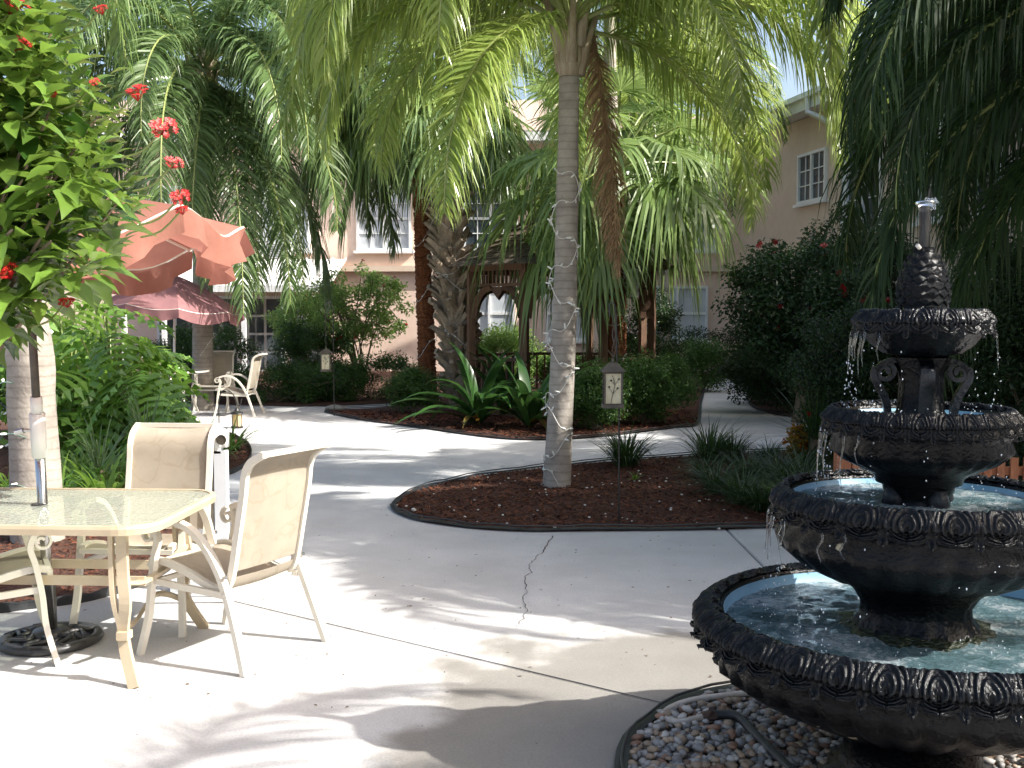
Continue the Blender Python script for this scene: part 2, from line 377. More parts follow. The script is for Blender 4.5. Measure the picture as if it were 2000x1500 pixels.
E = [P(1462,762), P(1462,785), P(1480,800), P(1540,814), P(1700,822), P(2000,828), P(2600,840), Vector((11,14,0)), Vector((8,22,0)), Vector((6.6,30,0)), P(1500,745)]
bed('right_bed', E, M['mulch'], z0=.010, edge=(0, 6), edge_label='black edging of the dark bed right of the far path')
FC = Vector((1.385, 3.6, 0))
Fb = [FC + Vector((cos(a) * 1.0, sin(a) * 1.02, 0)) for a in [2 * pi * k / 14 for k in range(14)]]
gb, polyF = bed('gravel_bed', Fb, M['pebble_bed'], z0=.006, edge=(0, 14), edge_label='black edging ring round the pebble bed of the fountain')
gb['label'] = 'round bed of river pebbles under the fountain'
# pebbles
pm = [mat('pebble_%s' % n, c, .55, col2=tuple(x * .75 for x in c), scale=20, obj_rand=.25) for n, c in (('white', (.50,.47,.43)), ('tan', (.40,.30,.21)), ('grey', (.27,.26,.25)), ('rust', (.30,.17,.11)))]
peb = []
for k in range(8):
    bm = bmesh.new(); bmesh.ops.create_icosphere(bm, subdivisions=1, radius=1)
    sx, sy, sz = R(.9, 1.4), R(.65, 1), R(.5, .75)
    for v in bm.verts: v.co = Vector((v.co.x * sx * R(.85, 1.15), v.co.y * sy * R(.85, 1.15), v.co.z * sz * R(.85, 1.15)))
    me = bpy.data.meshes.new('pebble'); bm.to_mesh(me); bm.free(); me.materials.append(pm[k % 4] if k != 3 else pm[0])
    me.polygons.foreach_set('use_smooth', [True] * len(me.polygons)); peb.append(me)
cnt = 0; PV = [[] for _ in pm]; PF = [[] for _ in pm]; spots = []
for _ in range(5200):
    a = R(0, 2 * pi); r = sqrt(R(0, 1)) * .97; p = FC + Vector((cos(a) * r, sin(a) * r, 0)); spots.append(p)
spots.sort(key=lambda p: (p - Vector((.75, 3.95, 0))).length)
for i, p in enumerate(spots):
    s = R(.013, .026); z = .012 + R(0, .03)
    if i < 300:
        mobj('pebble', random.choice(peb), gb, (p.x, p.y, z + .006), rot=(R(-.4, .4), R(-.4, .4), R(0, 6)), sc=s)
    else:
        me = random.choice(peb); q = R(0, 6); ci = pm.index(me.materials[0]); b = len(PV[ci])
        PV[ci] += [(p.x + s * (v.co.x * cos(q) - v.co.y * sin(q)), p.y + s * (v.co.x * sin(q) + v.co.y * cos(q)), z + s * v.co.z) for v in me.vertices]
        PF[ci] += [tuple(j + b for j in f.vertices) for f in me.polygons]
mbp = MB()
for ci in range(4): mbp.add(PV[ci], PF[ci], ci)
stuff(mbp.obj('pebbles', pm, gb, smooth=True))
# loose stones and litter on the concrete and the mulch
for (u, v, s, lb) in ((1211,1477,.017,'small white pebble lying alone on the concrete beside the fountain bed'), (1404,1036,.022,'small pale stone on the near edge of the teardrop bed'), (808,1000,.03,'rounded pale stone at the sunlit tip of the teardrop bed')):
    p = P(u, v); o = mobj('pebble', peb[0], None, (p.x, p.y, s * .5 + .004), rot=(0, 0, R(0, 3)), sc=s); tag(o, lb, 'stone')
mbs = MB()
for _ in range(150):
    x, y = R(-1, 3), R(7.9, 11.5)
    if inpoly((x, y), polyA):
        s = R(.006, .016); bmt = peb[1]; mbs.add([(x + v.co.x * s, y + v.co.y * s, .02 + v.co.z * s) for v in bmt.vertices], [tuple(f.vertices) for f in bmt.polygons])
stuff(mbs.obj('shell_bits', M['stone_w'], islA))
mbs = MB()
for _ in range(420):
    x, y = R(-2.4, 2.6), R(3.9, 12)
    if inpoly((x, y), polyA) or (Vector((x, y, 0)) - FC).length < 1: continue
    a = R(0, 6); l = R(.004, .016); q = Vector((cos(a), sin(a), 0)) * l; e = Vector((-sin(a), cos(a), 0)) * l * .35; c0 = Vector((x, y, .004))
    mbs.add([c0 - q, c0 + e + Vector((0, 0, .003)), c0 + q, c0 - e], [(0, 1, 2, 3)])
lit = stuff(mbs.obj('leaf_litter', mat('dry_litter', (.14,.09,.05), .9)))
tag(lit, 'scattered dry leaf bits on the pale concrete', 'leaf litter')
# a chunk of rock at the bed tip
o = mobj('rock', peb[2], None, (*P(655, 803).xy, .05), sc=(.22, .12, .12)); tag(o, 'dark flat rock at the far left tip of the gazebo bed', 'rock')

# ------------------------------------------------------------------ buildings
def window(bld, o, ex, w, h, nx, ny, pane_mat, y_out, mid=True):
    """window at lower-left corner o (Vector), wall direction ex, outward normal y_out. building > window > pane, sill, muntin"""
    ez = Vector((0, 0, 1)); ang = atan2(ex.y, ex.x)
    fr = MB(); t = .07
    def bar(cx, cz, sx, sz, d=.10, off=.03): 
        p = o + ex * cx + ez * cz + y_out * off; fr.box(p, (sx, d, sz), ang)
    bar(w / 2, t / 2, w, t); bar(w / 2, h - t / 2, w, t); bar(t / 2, h / 2, t, h - 2 * t); bar(w - t / 2, h / 2, t, h - 2 * t)
    if mid: bar(w / 2, h / 2, t, h - 2 * t)
    wi = fr.obj('window', M['white'], bld)
    sb = MB(); sb.box(o + ex * (w / 2) + ez * (-.04) + y_out * .06, (w + .16, .16, .075), ang); sb.obj('sill', M['white'], wi)
    halves = 2 if mid else 1; cw = (w - (halves + 1) * t) / halves
    for i in range(halves):
        x0 = t + i * (cw + t)
        m2 = MB(); m2.box(o + ex * (x0 + cw / 2) + ez * (h / 2) + y_out * .008, (cw, .012, h - 2 * t), ang); m2.obj('pane', pane_mat, wi)
        m3 = MB()
        for k in range(1, nx): m3.box(o + ex * (x0 + cw * k / nx) + ez * (h / 2) + y_out * .03, (.028, .02, h - 2 * t - .004), ang)
        for k in range(1, ny):
            th = .075 if (ny % 2 == 0 and k == ny // 2) else .026
            m3.box(o + ex * (x0 + cw / 2) + ez * (t + (h - 2 * t) * k / ny) + y_out * .035, (cw - .002, .024, th), ang)
        if m3.v: m3.obj('muntin', M['white'], wi)
    return wi
BY = 31.0
bb = thing('hotel_building', 'two storey pink stucco building with white windows closing the courtyard behind the palms', 'building', (0,0,0))
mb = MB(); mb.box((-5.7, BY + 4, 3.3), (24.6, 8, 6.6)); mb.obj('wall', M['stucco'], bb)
mb = MB(); mb.box((-5.7, BY - .1, 2.98), (24.6, .16, .16)); mb.obj('string_course', M['stucco_pale'], bb)
mb = MB(); mb.box((-5.9, BY - .35, 6.62), (25.4, .7, .10)); mb.box((-5.9, BY - .74, 6.66), (25.6, .10, .26)); mb.obj('eave', M['white'], bb)
mb = MB(); mb.add([(-19.5, BY - .8, 6.8), (7.8, BY - .8, 6.8), (7.8, BY + 9, 6.8), (-19.5, BY + 9, 6.8), (-14, BY + 4, 8.6), (3, BY + 4, 8.6)], [(0,1,5,4),(1,2,5),(2,3,4,5),(3,0,4),(3,2,1,0)]); mb.obj('roof', M['roof'], bb)
NB = Vector((0, -1, 0)); EX = Vector((1, 0, 0))
for (u, wd, pm_) in ((697, 1.58, 'blind'), (905, 1.58, 'glass_dark'), (505, 1.5, 'blind'), (300, 1.5, 'blind'), (1110, 1.5, 'glass_dark'), (1300, 1.5, 'blind')):
    x = PY(u, 492, BY).x; window(bb, Vector((x, BY, 3.5)), EX, wd, 1.85, 2, 4, M[pm_], NB)
for (u, wd) in ((1262, 1.78), (905, 1.5), (1065, 1.2)):
    x = PY(u, 640, BY).x; window(bb, Vector((x, BY, .9)), EX, wd, 1.58, 1, 2, M['blind'], NB)
# canopy wing in front of the building (left)
cx0, cx1 = PY(225, 560, 28).x, PY(645, 560, 28).x
mb = MB(); mb.box(((cx0 + cx1) / 2, 27.93, 2.33), (cx1 - cx0, .12, .17)); mb.obj('gutter', M['white'], bb)
rib = MB(); sh = MB(); nseg = 15
for k in range(nseg):
    a = cx0 + (cx1 - cx0) * k / nseg; b = cx0 + (cx1 - cx0) * (k + 1) / nseg - .01
    pn = MB(); pn.add([(a, 28, 2.42), (b, 28, 2.42), (b, BY - .2, 3.25), (a, BY - .2, 3.25), (a, 28, 2.38), (b, 28, 2.38), (b, BY - .2, 3.21), (a, BY - .2, 3.21)], [(0,1,2,3),(7,6,5,4),(0,4,5,1),(1,5,6,2),(3,7,4,0)]); pn.obj('roof_panel', M['canopy'], bb)
    rib.tube([(b, 28, 2.44), (b, BY - .2, 3.27)], .03, 4)
rib.obj('roof_rib', M['canopy'], bb)
for k in range(6):
    x = cx0 + .2 + (cx1 - cx0 - .4) * k / 5; mb = MB(); mb.box((x, 28.05, 1.15), (.11, .11, 2.3)); mb.obj('post', M['white'], bb)
for k, u in enumerate((470, 555, 290, 380)):
    x = PY(u, 600, 30).x
    mb = MB(); mb.box((x + .5, 30.86, 1.1), (1.1, .1, 2.2)); d = mb.obj('door', M['white'], bb)
    for i in range(2):
        for j in range(4):
            p = MB(); p.box((x + .25 + i * .5, 30.79, .32 + j * .52), (.42, .03, .45)); p.obj('pane', M['glass_dark'], d)
# beige wall box (air conditioner)
p = PY(545, 490, BY); mb = MB(); mb.box((p.x, BY - .12, p.z), (.75, .24, .45)); ac = mb.obj('vent_box', M['white'], bb)
mb = MB()
for k in range(6): mb.box((p.x, BY - .25, p.z - .17 + k * .068), (.62, .02, .028))
mb.obj('louvre', mat('grey_louvre', (.2,.2,.2), .6), ac)

C0 = Vector((6.6, BY, 0)); dr = Vector((.2075, -.978, 0)).normalized(); nr = Vector((-dr.y, dr.x, 0)); nr = nr if nr.x < 0 else -nr
rb = thing('hotel_wing', 'shaded two storey peach stucco wing with white eaves and downspout on the right', 'building', (0,0,0))
Lr = 38.0; ang = atan2(dr.y, dr.x)
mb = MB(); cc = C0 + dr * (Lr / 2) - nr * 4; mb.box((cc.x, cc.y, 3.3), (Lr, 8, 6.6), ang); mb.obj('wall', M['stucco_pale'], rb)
mb = MB(); c = C0 + dr * (Lr / 2) + nr * .3; mb.box((c.x, c.y, 6.66), (Lr, .6, .10), ang)
c = C0 + dr * (Lr / 2) + nr * .63; mb.box((c.x, c.y, 6.72), (Lr, .05, .34), ang); mb.obj('eave', M['white'], rb)
mb = MB(); c = C0 + dr * (Lr / 2) + nr * .72; mb.box((c.x, c.y, 6.86), (Lr, .13, .12), ang); mb.obj('gutter', M['white'], rb)
a = C0 + nr * .78; b = C0 + dr * Lr + nr * .78; c = b - nr * 9; d = C0 - nr * 9; r1 = (a + d) / 2; r2 = (b + c) / 2
mb = MB(); mb.add([(a.x, a.y, 6.9), (b.x, b.y, 6.9), (c.x, c.y, 6.9), (d.x, d.y, 6.9), (r1.x, r1.y, 8.4), (r2.x, r2.y, 8.4)], [(0,1,5,4),(2,3,4,5),(3,0,4),(1,2,5),(3,2,1,0)]); mb.obj('roof', M['roof'], rb)
def on_r(u):      # distance along the right wall seen at column u
    k = (u - 1000) / FPX; t = (k * C0.y - C0.x) / (dr.x - k * dr.y); return t
for (u, wd, z, h, g_) in ((1556, 1.45, 4.45, 1.25, 'glass_dark'), (1650, 1.5, 3.55, 2.1, 'glass_dark'), (1790, 1.5, 3.55, 2.1, 'glass_dark'), (1900, 1.5, 3.55, 2.1, 'glass_dark')):
    t = on_r(u); o = C0 + dr * t; window(rb, Vector((o.x, o.y, z)), dr, wd, h, 1 if h > 1.5 else 2, 3, M[g_], nr, True)
for t in (2.5, 8.5, 12, 16): 
    o = C0 + dr * t; window(rb, Vector((o.x, o.y, .9)), dr, 1.6, 1.5, 2, 2, M['blind'], nr)
t = on_r(1622); o = C0 + dr * t
mb = MB(); q = [o + nr * .72 + Vector((0,0,6.8)), o + nr * .72 + Vector((0,0,6.45)), o + nr * .5 + Vector((0,0,6.3)) + dr * .2, o + nr * .1 + Vector((0,0,5.95)) + dr * .55, o + nr * .08 + Vector((0,0,5.6)) + dr * .6, o + nr * .08 + Vector((0,0,.2)) + dr * .6]
mb.rect(q, .055, .045); mb.obj('downspout', M['white'], rb)

# ------------------------------------------------------------------ leaves and plants: geometry builders
UPZ = Vector((0, 0, 1))
def frond_mesh(name, L, elev, bend, n, ll, seed, mat_, droop=1.0, wdt=.022, wild=.35, seg=4):
    rnd = random.Random(seed); V = []; F = []; MI = []
    N = 22; pts = [Vector((0, 0, 0))]; ths = []; yaw = 0; yr = rnd.uniform(-.35, .35)
    for i in range(N):
        s = i / N; th = elev - bend * s ** 1.15; yaw = yr * s; ths.append(th)
        pts.append(pts[-1] + Vector((cos(th) * cos(yaw), cos(th) * sin(yaw), sin(th))) * (L / N))
    mb = MB(); mb.tube(pts, [.022 * (1 - .85 * i / N) + .003 for i in range(N + 1)], 5, 1)
    for j in range(n):
        s = .10 + .90 * (j + rnd.random()) / n
        fi = min(s * N, N - .001); i0 = int(fi); p = pts[i0].lerp(pts[i0 + 1], fi - i0); t = (pts[i0 + 1] - pts[i0]).normalized()
        side0 = Vector((-t.y, t.x, 0)); side0 = side0.normalized() if side0.length > .05 else Vector((0, 1, 0)); nup = t.cross(side0) * -1
        if nup.z < 0 and abs(t.z) < .9: nup = -nup
        for sg in (-1, 1):
            env = (sin(pi * min(1, .22 + s * .78)) ** .5) if s > .3 else .55 + s
            l = ll * max(.25, env) * rnd.uniform(.75, 1.12)
            d = (side0 * sg * rnd.uniform(.75, 1.0) + t * (.45 + .5 * s) + nup * rnd.uniform(-wild, wild * 1.6)).normalized()
            q = p.copy(); cur = d.copy(); ww = wdt * rnd.uniform(.7, 1.2); chain = [(q.copy(), ww * .5)]
            wv = (t * rnd.uniform(.6, 1) + nup * rnd.uniform(-.6, .6)).normalized()
            dr_ = droop * rnd.uniform(.7, 1.3)
            for k in range(seg):
                q = q + cur * (l / seg); cur = (cur + Vector((0, 0, -1)) * dr_ * (.25 + .28 * k)).normalized()
                chain.append((q.copy(), ww * (1.0, .95, .7, .4, .0)[min(4, int((k + 1) * 4 / seg))]))
            b = len(mb.v); vs = []
            for (c_, w_) in chain[:-1]: vs += [c_ - wv * w_ * .5, c_ + wv * w_ * .5]
            vs.append(chain[-1][0]); fs = [(2 * k, 2 * k + 1, 2 * k + 3, 2 * k + 2) for k in range(seg - 1)] + [(2 * seg - 2, 2 * seg - 1, 2 * seg)]
            mb.add(vs, fs, 0)
    return mb.mesh(name, [mat_, M['rachis'] if mat_ is not M['dead'] else M['dead']])
def fan_mesh(name, pet, Rr, n, elev, seed, mat_, droop=.5, arc=2.3):
    rnd = random.Random(seed); mb = MB(); N = 8; pts = [Vector((0, 0, 0))]; th = elev
    for i in range(N): th -= .45 / N; pts.append(pts[-1] + Vector((cos(th), 0, sin(th))) * pet / N)
    mb.tube(pts, [.022 - .010 * i / N for i in range(N + 1)], 5, 1)
    fwd = (pts[-1] - pts[-2]).normalized(); th -= .35; fwd = Vector((cos(th), 0, sin(th))); side = Vector((0, 1, 0)); nrm = fwd.cross(side); nrm = nrm if nrm.z > 0 else -nrm
    o = pts[-1]; da = 2 * arc / n
    for i in range(n):
        a = -arc + da * (i + .5) + rnd.uniform(-.02, .02); R1 = Rr * (1 - .22 * (abs(a) / arc) ** 2) * rnd.uniform(.9, 1.05)
        d = fwd * cos(a) + side * sin(a) + nrm * (.18 * abs(sin(a)))
        d.normalize(); wv = (fwd * -sin(a) + side * cos(a)).normalized(); tilt = nrm * (.45 if i % 2 else -.45)
        wvt = (wv + tilt).normalized(); vs = []; dp = droop * rnd.uniform(.5, 1.6); off = rnd.uniform(-.03, .03)
        rs = (.03, .28, .5, .68, .84, 1.0)
        for k, r in enumerate(rs):
            rr = r * R1; z = -dp * max(0, r - .38) ** 1.7 * Rr * 1.3
            c_ = o + d * rr * (1 - .25 * max(0, r - .4) * dp) + Vector((0, 0, z)) + nrm * off * r
            ww = min(r * Rr * da * .55, .36 * Rr * da * .62) * (1 if r < .6 else max(0, (1.02 - r) / .42))
            if k < 5: vs += [c_ - wvt * ww, c_ + wvt * ww]
            else: vs.append(c_)
        mb.add(vs, [(2 * k, 2 * k + 1, 2 * k + 3, 2 * k + 2) for k in range(4)] + [(8, 9, 10)], 0)
    return mb.mesh(name, [mat_, M['rachis']])
def blade(mb, base, az, L, wdt, elev, bend, rnd, seg=6, m=0, fold=0):
    d0 = Vector((cos(az), sin(az), 0)); sv = Vector((-sin(az), cos(az), 0)); q = Vector(base); vs = []
    for k in range(seg + 1):
        s = k / seg; th = elev - bend * s ** 1.3
        ww = wdt * .5 * (min(1, .45 + s * 2.2) * (1 - max(0, (s - .45) / .55) ** 1.6) + .02)
        if fold:
            vs += [q - sv * ww + Vector((0, 0, ww * fold)), q, q + sv * ww + Vector((0, 0, ww * fold))]
        else: vs += [q - sv * ww, q + sv * ww]
        q = q + (d0 * cos(th) + Vector((0, 0, sin(th)))) * (L / seg)
    if fold: fs = [f for k in range(seg) for f in ((3*k, 3*k+1, 3*k+4, 3*k+3), (3*k+1, 3*k+2, 3*k+5, 3*k+4))]
    else: fs = [(2 * k, 2 * k + 1, 2 * k + 3, 2 * k + 2) for k in range(seg)]
    mb.add(vs, fs, m)
def clump_mesh(name, n, L, wdt, mat_, seed, r0=.08, e=(.7, 1.45), bend=(.8, 1.9), seg=6, fold=0):
    rnd = random.Random(seed); mb = MB()
    for i in range(n):
        a = rnd.uniform(0, 2 * pi); rr = r0 * sqrt(rnd.random())
        blade(mb, (cos(a) * rr, sin(a) * rr, 0), a + rnd.uniform(-.5, .5), L * rnd.uniform(.55, 1.1), wdt * rnd.uniform(.7, 1.2), rnd.uniform(*e), rnd.uniform(*bend), rnd, seg, 0, fold)
    return mb.mesh(name, mat_)
rng = np.random.default_rng(3)
def leaves_np(centers, radii, n_per, size, out_bias=.5, aspect=.45, hang=.0):
    """small folded leaves on the shells of many blobs: verts (n*4), faces"""
    V = []; 
    C = np.repeat(np.array(centers), n_per, axis=0); RR = np.repeat(np.array(radii), n_per, axis=0); n = len(C)
    d = rng.normal(size=(n, 3)); d /= np.linalg.norm(d, axis=1, keepdims=True)
    rad = rng.random((n, 1)) ** .45
    p = C + d * RR * rad
    nn = d * out_bias + rng.normal(size=(n, 3)) * .55 + np.array([0, 0, .35]); nn /= np.linalg.norm(nn, axis=1, keepdims=True)
    t = rng.normal(size=(n, 3)) + d * .8 - np.array([0, 0, hang]); t -= nn * (t * nn).sum(1, keepdims=True); t /= np.linalg.norm(t, axis=1, keepdims=True) + 1e-9
    b = np.cross(nn, t); s = size * rng.uniform(.6, 1.25, (n, 1))
    v0 = p; v1 = p + t * s * .5 + b * s * aspect * .5 + nn * s * .08; v2 = p + t * s - nn * s * .08; v3 = p + t * s * .5 - b * s * aspect * .5 + nn * s * .08
    V = np.stack([v0, v1, v2, v3], axis=1).reshape(-1, 3); F = np.arange(n * 4).reshape(-1, 4)
    return V, F
def blobs(shape, n, rx, ry, rz, br, seed):
    r = np.random.default_rng(seed); out = []; rad = []
    while len(out) < n:
        d = r.uniform(-1, 1, 3)
        if shape == 'ball' and np.linalg.norm(d) > 1: continue
        if shape == 'ball': 
            if np.linalg.norm(d) < .35: continue
        else:
            if max(abs(d[0]), abs(d[1]), abs(d[2])) < .6: continue
        q = r.uniform(.65, 1.25) * br
        out.append([d[0] * max(.02, rx - q * .6), d[1] * max(.02, ry - q * .6), rz + d[2] * max(.02, rz - q * .6)]); rad.append([q, q, q * .8])
    return out, rad
def bush(name, label, cat, loc, size, nb, br, npb, leaf, mat_, shape='ball', z0=0, stems=5, group=None, flowers=0, seed=1, rz=0, fcol='red', aspect=.45, stem_r=.012, fr=.035):
    t = thing(name, label, cat, loc, rz, group); rnd = random.Random(seed)
    c, r = blobs(shape, nb, size[0], size[1], size[2], br, seed)
    c = [[q[0], q[1], q[2] + z0] for q in c]
    V, F = leaves_np(c, r, npb, leaf, aspect=aspect)
    V[:, 2] = np.maximum(V[:, 2], .01)
    stuff(mobj('foliage', npmesh('foliage', V, F, mat_), t))
    if stems:
        for k in range(stems):
            q = c[rnd.randrange(len(c))]; a = rnd.uniform(0, 6.28); b0 = Vector((cos(a) * .06, sin(a) * .06, 0)); e = Vector(q); mid = Vector((e.x * .35 + rnd.uniform(-.1, .1), e.y * .35, e.z * .55))
            mb = MB(); mb.tube(cat_curve([b0, mid, e], 4), [stem_r * (1.3 - .9 * i / 8) for i in range(9)], 5)
            for _ in range(3):
                s = mid.lerp(e, rnd.uniform(.1, .8)); q2 = Vector(c[rnd.randrange(len(c))])
                if (q2 - s).length < (size[0] + size[2]) * .8: mb.tube(cat_curve([s, s.lerp(q2, .5) + Vector((0, 0, .05)), q2], 3), [stem_r * .6] * 7, 4)
            mb.obj('stem', M['stem'], t)
    for k in range(flowers):
        i = rnd.randrange(len(c)); q = Vector(c[i]); d = Vector((q.x / size[0] + rnd.uniform(-.3, .3), q.y / size[1] - rnd.uniform(.2, 1.0), (q.z - z0) / size[2] - .8 + rnd.uniform(0, .6))).normalized()
        mobj('flower', flower_me[fcol], t, q + d * r[i][0] * 1.02, rot=(rnd.uniform(-.6, .6), rnd.uniform(-.6, .6), rnd.uniform(0, 6)), sc=fr / .045)
    return t
# a cluster of small red flowers
def flower_cluster(seed, n=26, s=.045):
    rnd = random.Random(seed); mb = MB()
    for i in range(n):
        a = rnd.uniform(0, 6.28); r = s * sqrt(rnd.random()); h = s * .5 * (1 - (r / s) ** 2) + rnd.uniform(-.01, .008); c = Vector((cos(a) * r, sin(a) * r, h)); q = s * .26
        for k in range(5):
            b = k * 2 * pi / 5 + a; d = Vector((cos(b), sin(b), .25)); e = Vector((-sin(b), cos(b), 0)) * q * .35
            mb.add([c, c + d * q * .6 + e, c + d * q * 1.15, c + d * q * .6 - e], [(0, 1, 2, 3)], 0)
        mb.add([c + Vector((q * .2, 0, .004)), c + Vector((-q * .1, q * .17, .004)), c + Vector((-q * .1, -q * .17, .004))], [(0, 1, 2)], 1)
        mb.tube([Vector((0, 0, -s)), c], .0012, 3, 0, False)
    return mb.mesh('flower', [M['red'], M['orange']])
flower_me = {'red': flower_cluster(1)}

# ------------------------------------------------------------------ palms
def ring_trunk(pts, rads, name, mat_, parent, n=16, ring=.09, bulge=.005, rough=0, seed=0):
    rnd = random.Random(seed); C_ = cat_curve(pts, 8); Lt = sum((C_[i + 1] - C_[i]).length for i in range(len(C_) - 1))
    m_ = max(20, int(Lt / (ring / 4))); res = []; rr = []
    # resample
    acc = [0]
    for i in range(len(C_) - 1): acc.append(acc[-1] + (C_[i + 1] - C_[i]).length)
    j = 0
    for k in range(m_ + 1):
        s = Lt * k / m_
        while j < len(acc) - 2 and acc[j + 1] < s: j += 1
        f = (s - acc[j]) / max(1e-6, acc[j + 1] - acc[j]); res.append(C_[j].lerp(C_[j + 1], f))
        u = k / m_ * (len(rads) - 1); i0 = min(int(u), len(rads) - 2); r = rads[i0] + (rads[i0 + 1] - rads[i0]) * (u - i0)
        ph = (k % 4); rr.append(r * (1 + (bulge / r * .25 if ph == 0 else 0)) + rnd.uniform(-rough, rough))
    mb = MB(); mb.tube(res, rr, n)
    if rough:
        mb.v = [(x + rnd.gauss(0, rough * .6), y + rnd.gauss(0, rough * .6), z) for x, y, z in mb.v]
    return mb.obj(name, mat_, parent, smooth=not rough)
def queen_trunk_mat(name, a=(.40,.36,.31), b=(.25,.22,.19)):
    m = mat(name, b, .85, col2=a, scale=5, detail=8, bump=.004, bscale=40)
    n = m.node_tree.nodes; L = m.node_tree.links; pb = n['Principled BSDF']; tc = n['Texture Coordinate']
    src = pb.inputs['Base Color'].links[0].from_socket
    wv = n.new('ShaderNodeTexWave'); wv.bands_direction = 'Z'; wv.inputs['Scale'].default_value = 4.2; wv.inputs['Distortion'].default_value = 2.6; wv.inputs['Detail'].default_value = 3; L.new(tc.outputs['Object'], wv.inputs[0])
    rp = n.new('ShaderNodeValToRGB'); rp.color_ramp.elements[0].position = .0; rp.color_ramp.elements[1].position = .18; rp.color_ramp.elements[0].color = (.80,.79,.77,1); rp.color_ramp.elements[1].color = (1,1,1,1)
    L.new(wv.outputs[0], rp.inputs[0]); mm = n.new('ShaderNodeMix'); mm.data_type = 'RGBA'; mm.blend_type = 'MULTIPLY'; mm.inputs[0].default_value = 1
    L.new(src, mm.inputs[6]); L.new(rp.outputs[0], mm.inputs[7]); L.new(mm.outputs[2], pb.inputs['Base Color']); return m
M['qtrunk'] = queen_trunk_mat('ringed_palm_trunk')
M['shaft'] = mat('pale_leaf_sheath', (.42,.38,.28), .6, col2=(.28,.20,.13), scale=8, stretch=(3, 3, .6))

def variants(prefix, mat_, L, ll, n=95, wdt=.022, droop=1.0, seeds=0):
    out = {}
    for k, (el, be) in enumerate(((1.3, 2.75), (1.05, 2.7), (.75, 2.45), (.4, 2.1), (-.05, 1.6), (-.5, 1.05))):
        out[k] = frond_mesh('frond', L * (1 - .04 * abs(k - 2)), el, be, n, ll, seeds + k, mat_, droop, wdt)
    return out
QV = variants('q', M['frond'], 3.3, .70, 150, .030, 1.2, 10)
QY = variants('qy', M['frond_y'], 3.4, .85, 180, .034, 1.4, 30)
QF = variants('qf', M['frond_far'], 3.6, .80, 150, .040, 1.4, 50)
QD = variants('qd', M['frond_backlit'], 3.3, .85, 190, .030, 2.0, 70)
QX = variants('qx', M['frond'], 3.2, .65, 80, .050, 1.1, 90)
DEAD = frond_mesh('dead_frond', 2.3, -1.25, .3, 230, .5, 5, M['dead'], 1.3, .018, .8)

def queen_palm(label, base, top, r0, r1, V, nf=16, seed=0, sc=1.0, group='queen palms of the courtyard', mids=(), skip=None, list_=None):
    t = thing('queen_palm', label, 'palm tree', base, 0, group); rnd = random.Random(seed)
    tp = Vector(top) - Vector(base); pts = [Vector((0,0,-.03))] + [Vector(m_) - Vector(base) for m_ in mids] + [tp]
    ring_trunk(pts, [r0 * 1.18, r0 * 1.04, r0, r0, (r0 + r1) / 2, (r0 + r1) / 2, r1, r1], 'trunk', M['qtrunk'], t)
    dirv = (pts[-1] - pts[-2]).normalized()
    sh = MB(); c = [tp + dirv * (k * .16) for k in range(6)]; sh.tube(c, [r1 * 1.02, r1 * 1.25, r1 * 1.15, r1 * .95, r1 * .7, r1 * .35], 12); sh.obj('leaf_sheath', M['shaft'], t, smooth=True)
    for k in range(7):
        a = k * 2.4; d = Vector((cos(a), sin(a), 0)); p0 = tp + dirv * (.02 + .05 * k) + d * r1 * .8
        mb = MB(); mb.tube([p0, p0 + d * .08 + UPZ * .28, p0 + d * .18 + UPZ * .55], [.07, .045, .02], 6); mb.obj('leaf_base', M['shaft'], t, smooth=True)
    hub = tp + dirv * .62
    if list_ is None:
        list_ = []
        for k in range(nf):
            vi = (0, 1, 2, 2, 3, 3, 4, 5)[int(k / nf * 8)]; list_.append((vi, k * 2.39996 + rnd.uniform(-.25, .25), rnd.uniform(.88, 1.1)))
    for (vi, az, s) in list_:
        if skip and skip(az, vi): continue
        o = mobj('frond', V[vi], t, hub + Vector((cos(az), sin(az), 0)) * .06 + UPZ * (-.05 * vi), az, s * sc)
    return t

# (a) tall grey palm in the island bed, wound with white fairy lights
baseA = P(1087, 950); topA = PY(1112, 150, baseA.y - .1)
la = [(0, .4, 1), (0, 2.6, 1), (0, 4.6, 1), (1, 1.2, 1), (1, 3.4, 1.05), (1, 5.5, 1), (2, .1, 1), (2, 2.1, 1), (2, -2.35, 1.02), (2, 3.0, 1), (1, 4.25, 1.0), (2, -.7, 1.05), (3, .5, 1), (3, 3.5, .95), (1, -2.75, 1.06), (3, 1.5, .9), (2, -1.9, .98), (1, 3.15, 1.0), (4, 4.15, .95), (3, 2.6, .9), (3, -.35, 1), (2, -.05, 1.1), (4, .3, .9), (3, -1.0, .9), (2, 4.0, 1.05), (2, .9, 1), (2, -.25, 1), (2, 3.75, 1.02)]
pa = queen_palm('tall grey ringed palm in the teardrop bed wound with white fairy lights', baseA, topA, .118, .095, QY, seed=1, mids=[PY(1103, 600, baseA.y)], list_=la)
mobj('dead_frond', DEAD, pa, topA - baseA + Vector((.16, .12, .66)), -.4, (.75, 1.1, 1.1))
mobj('dead_frond', DEAD, pa, topA - baseA + Vector((.20, .10, .60)), .5, (.6, 1.0, 1.0))
# (b) near left palm
baseB = P(75, 1055); topB = PY(10, 60, baseB.y - .4) + Vector((-.9, .2, 2.1))
queen_palm('pale near palm trunk behind the patio table at the left edge', baseB, topB, .16, .13, QV, 9, 4, mids=[PY(62, 800, baseB.y), PY(30, 550, baseB.y - .1)])
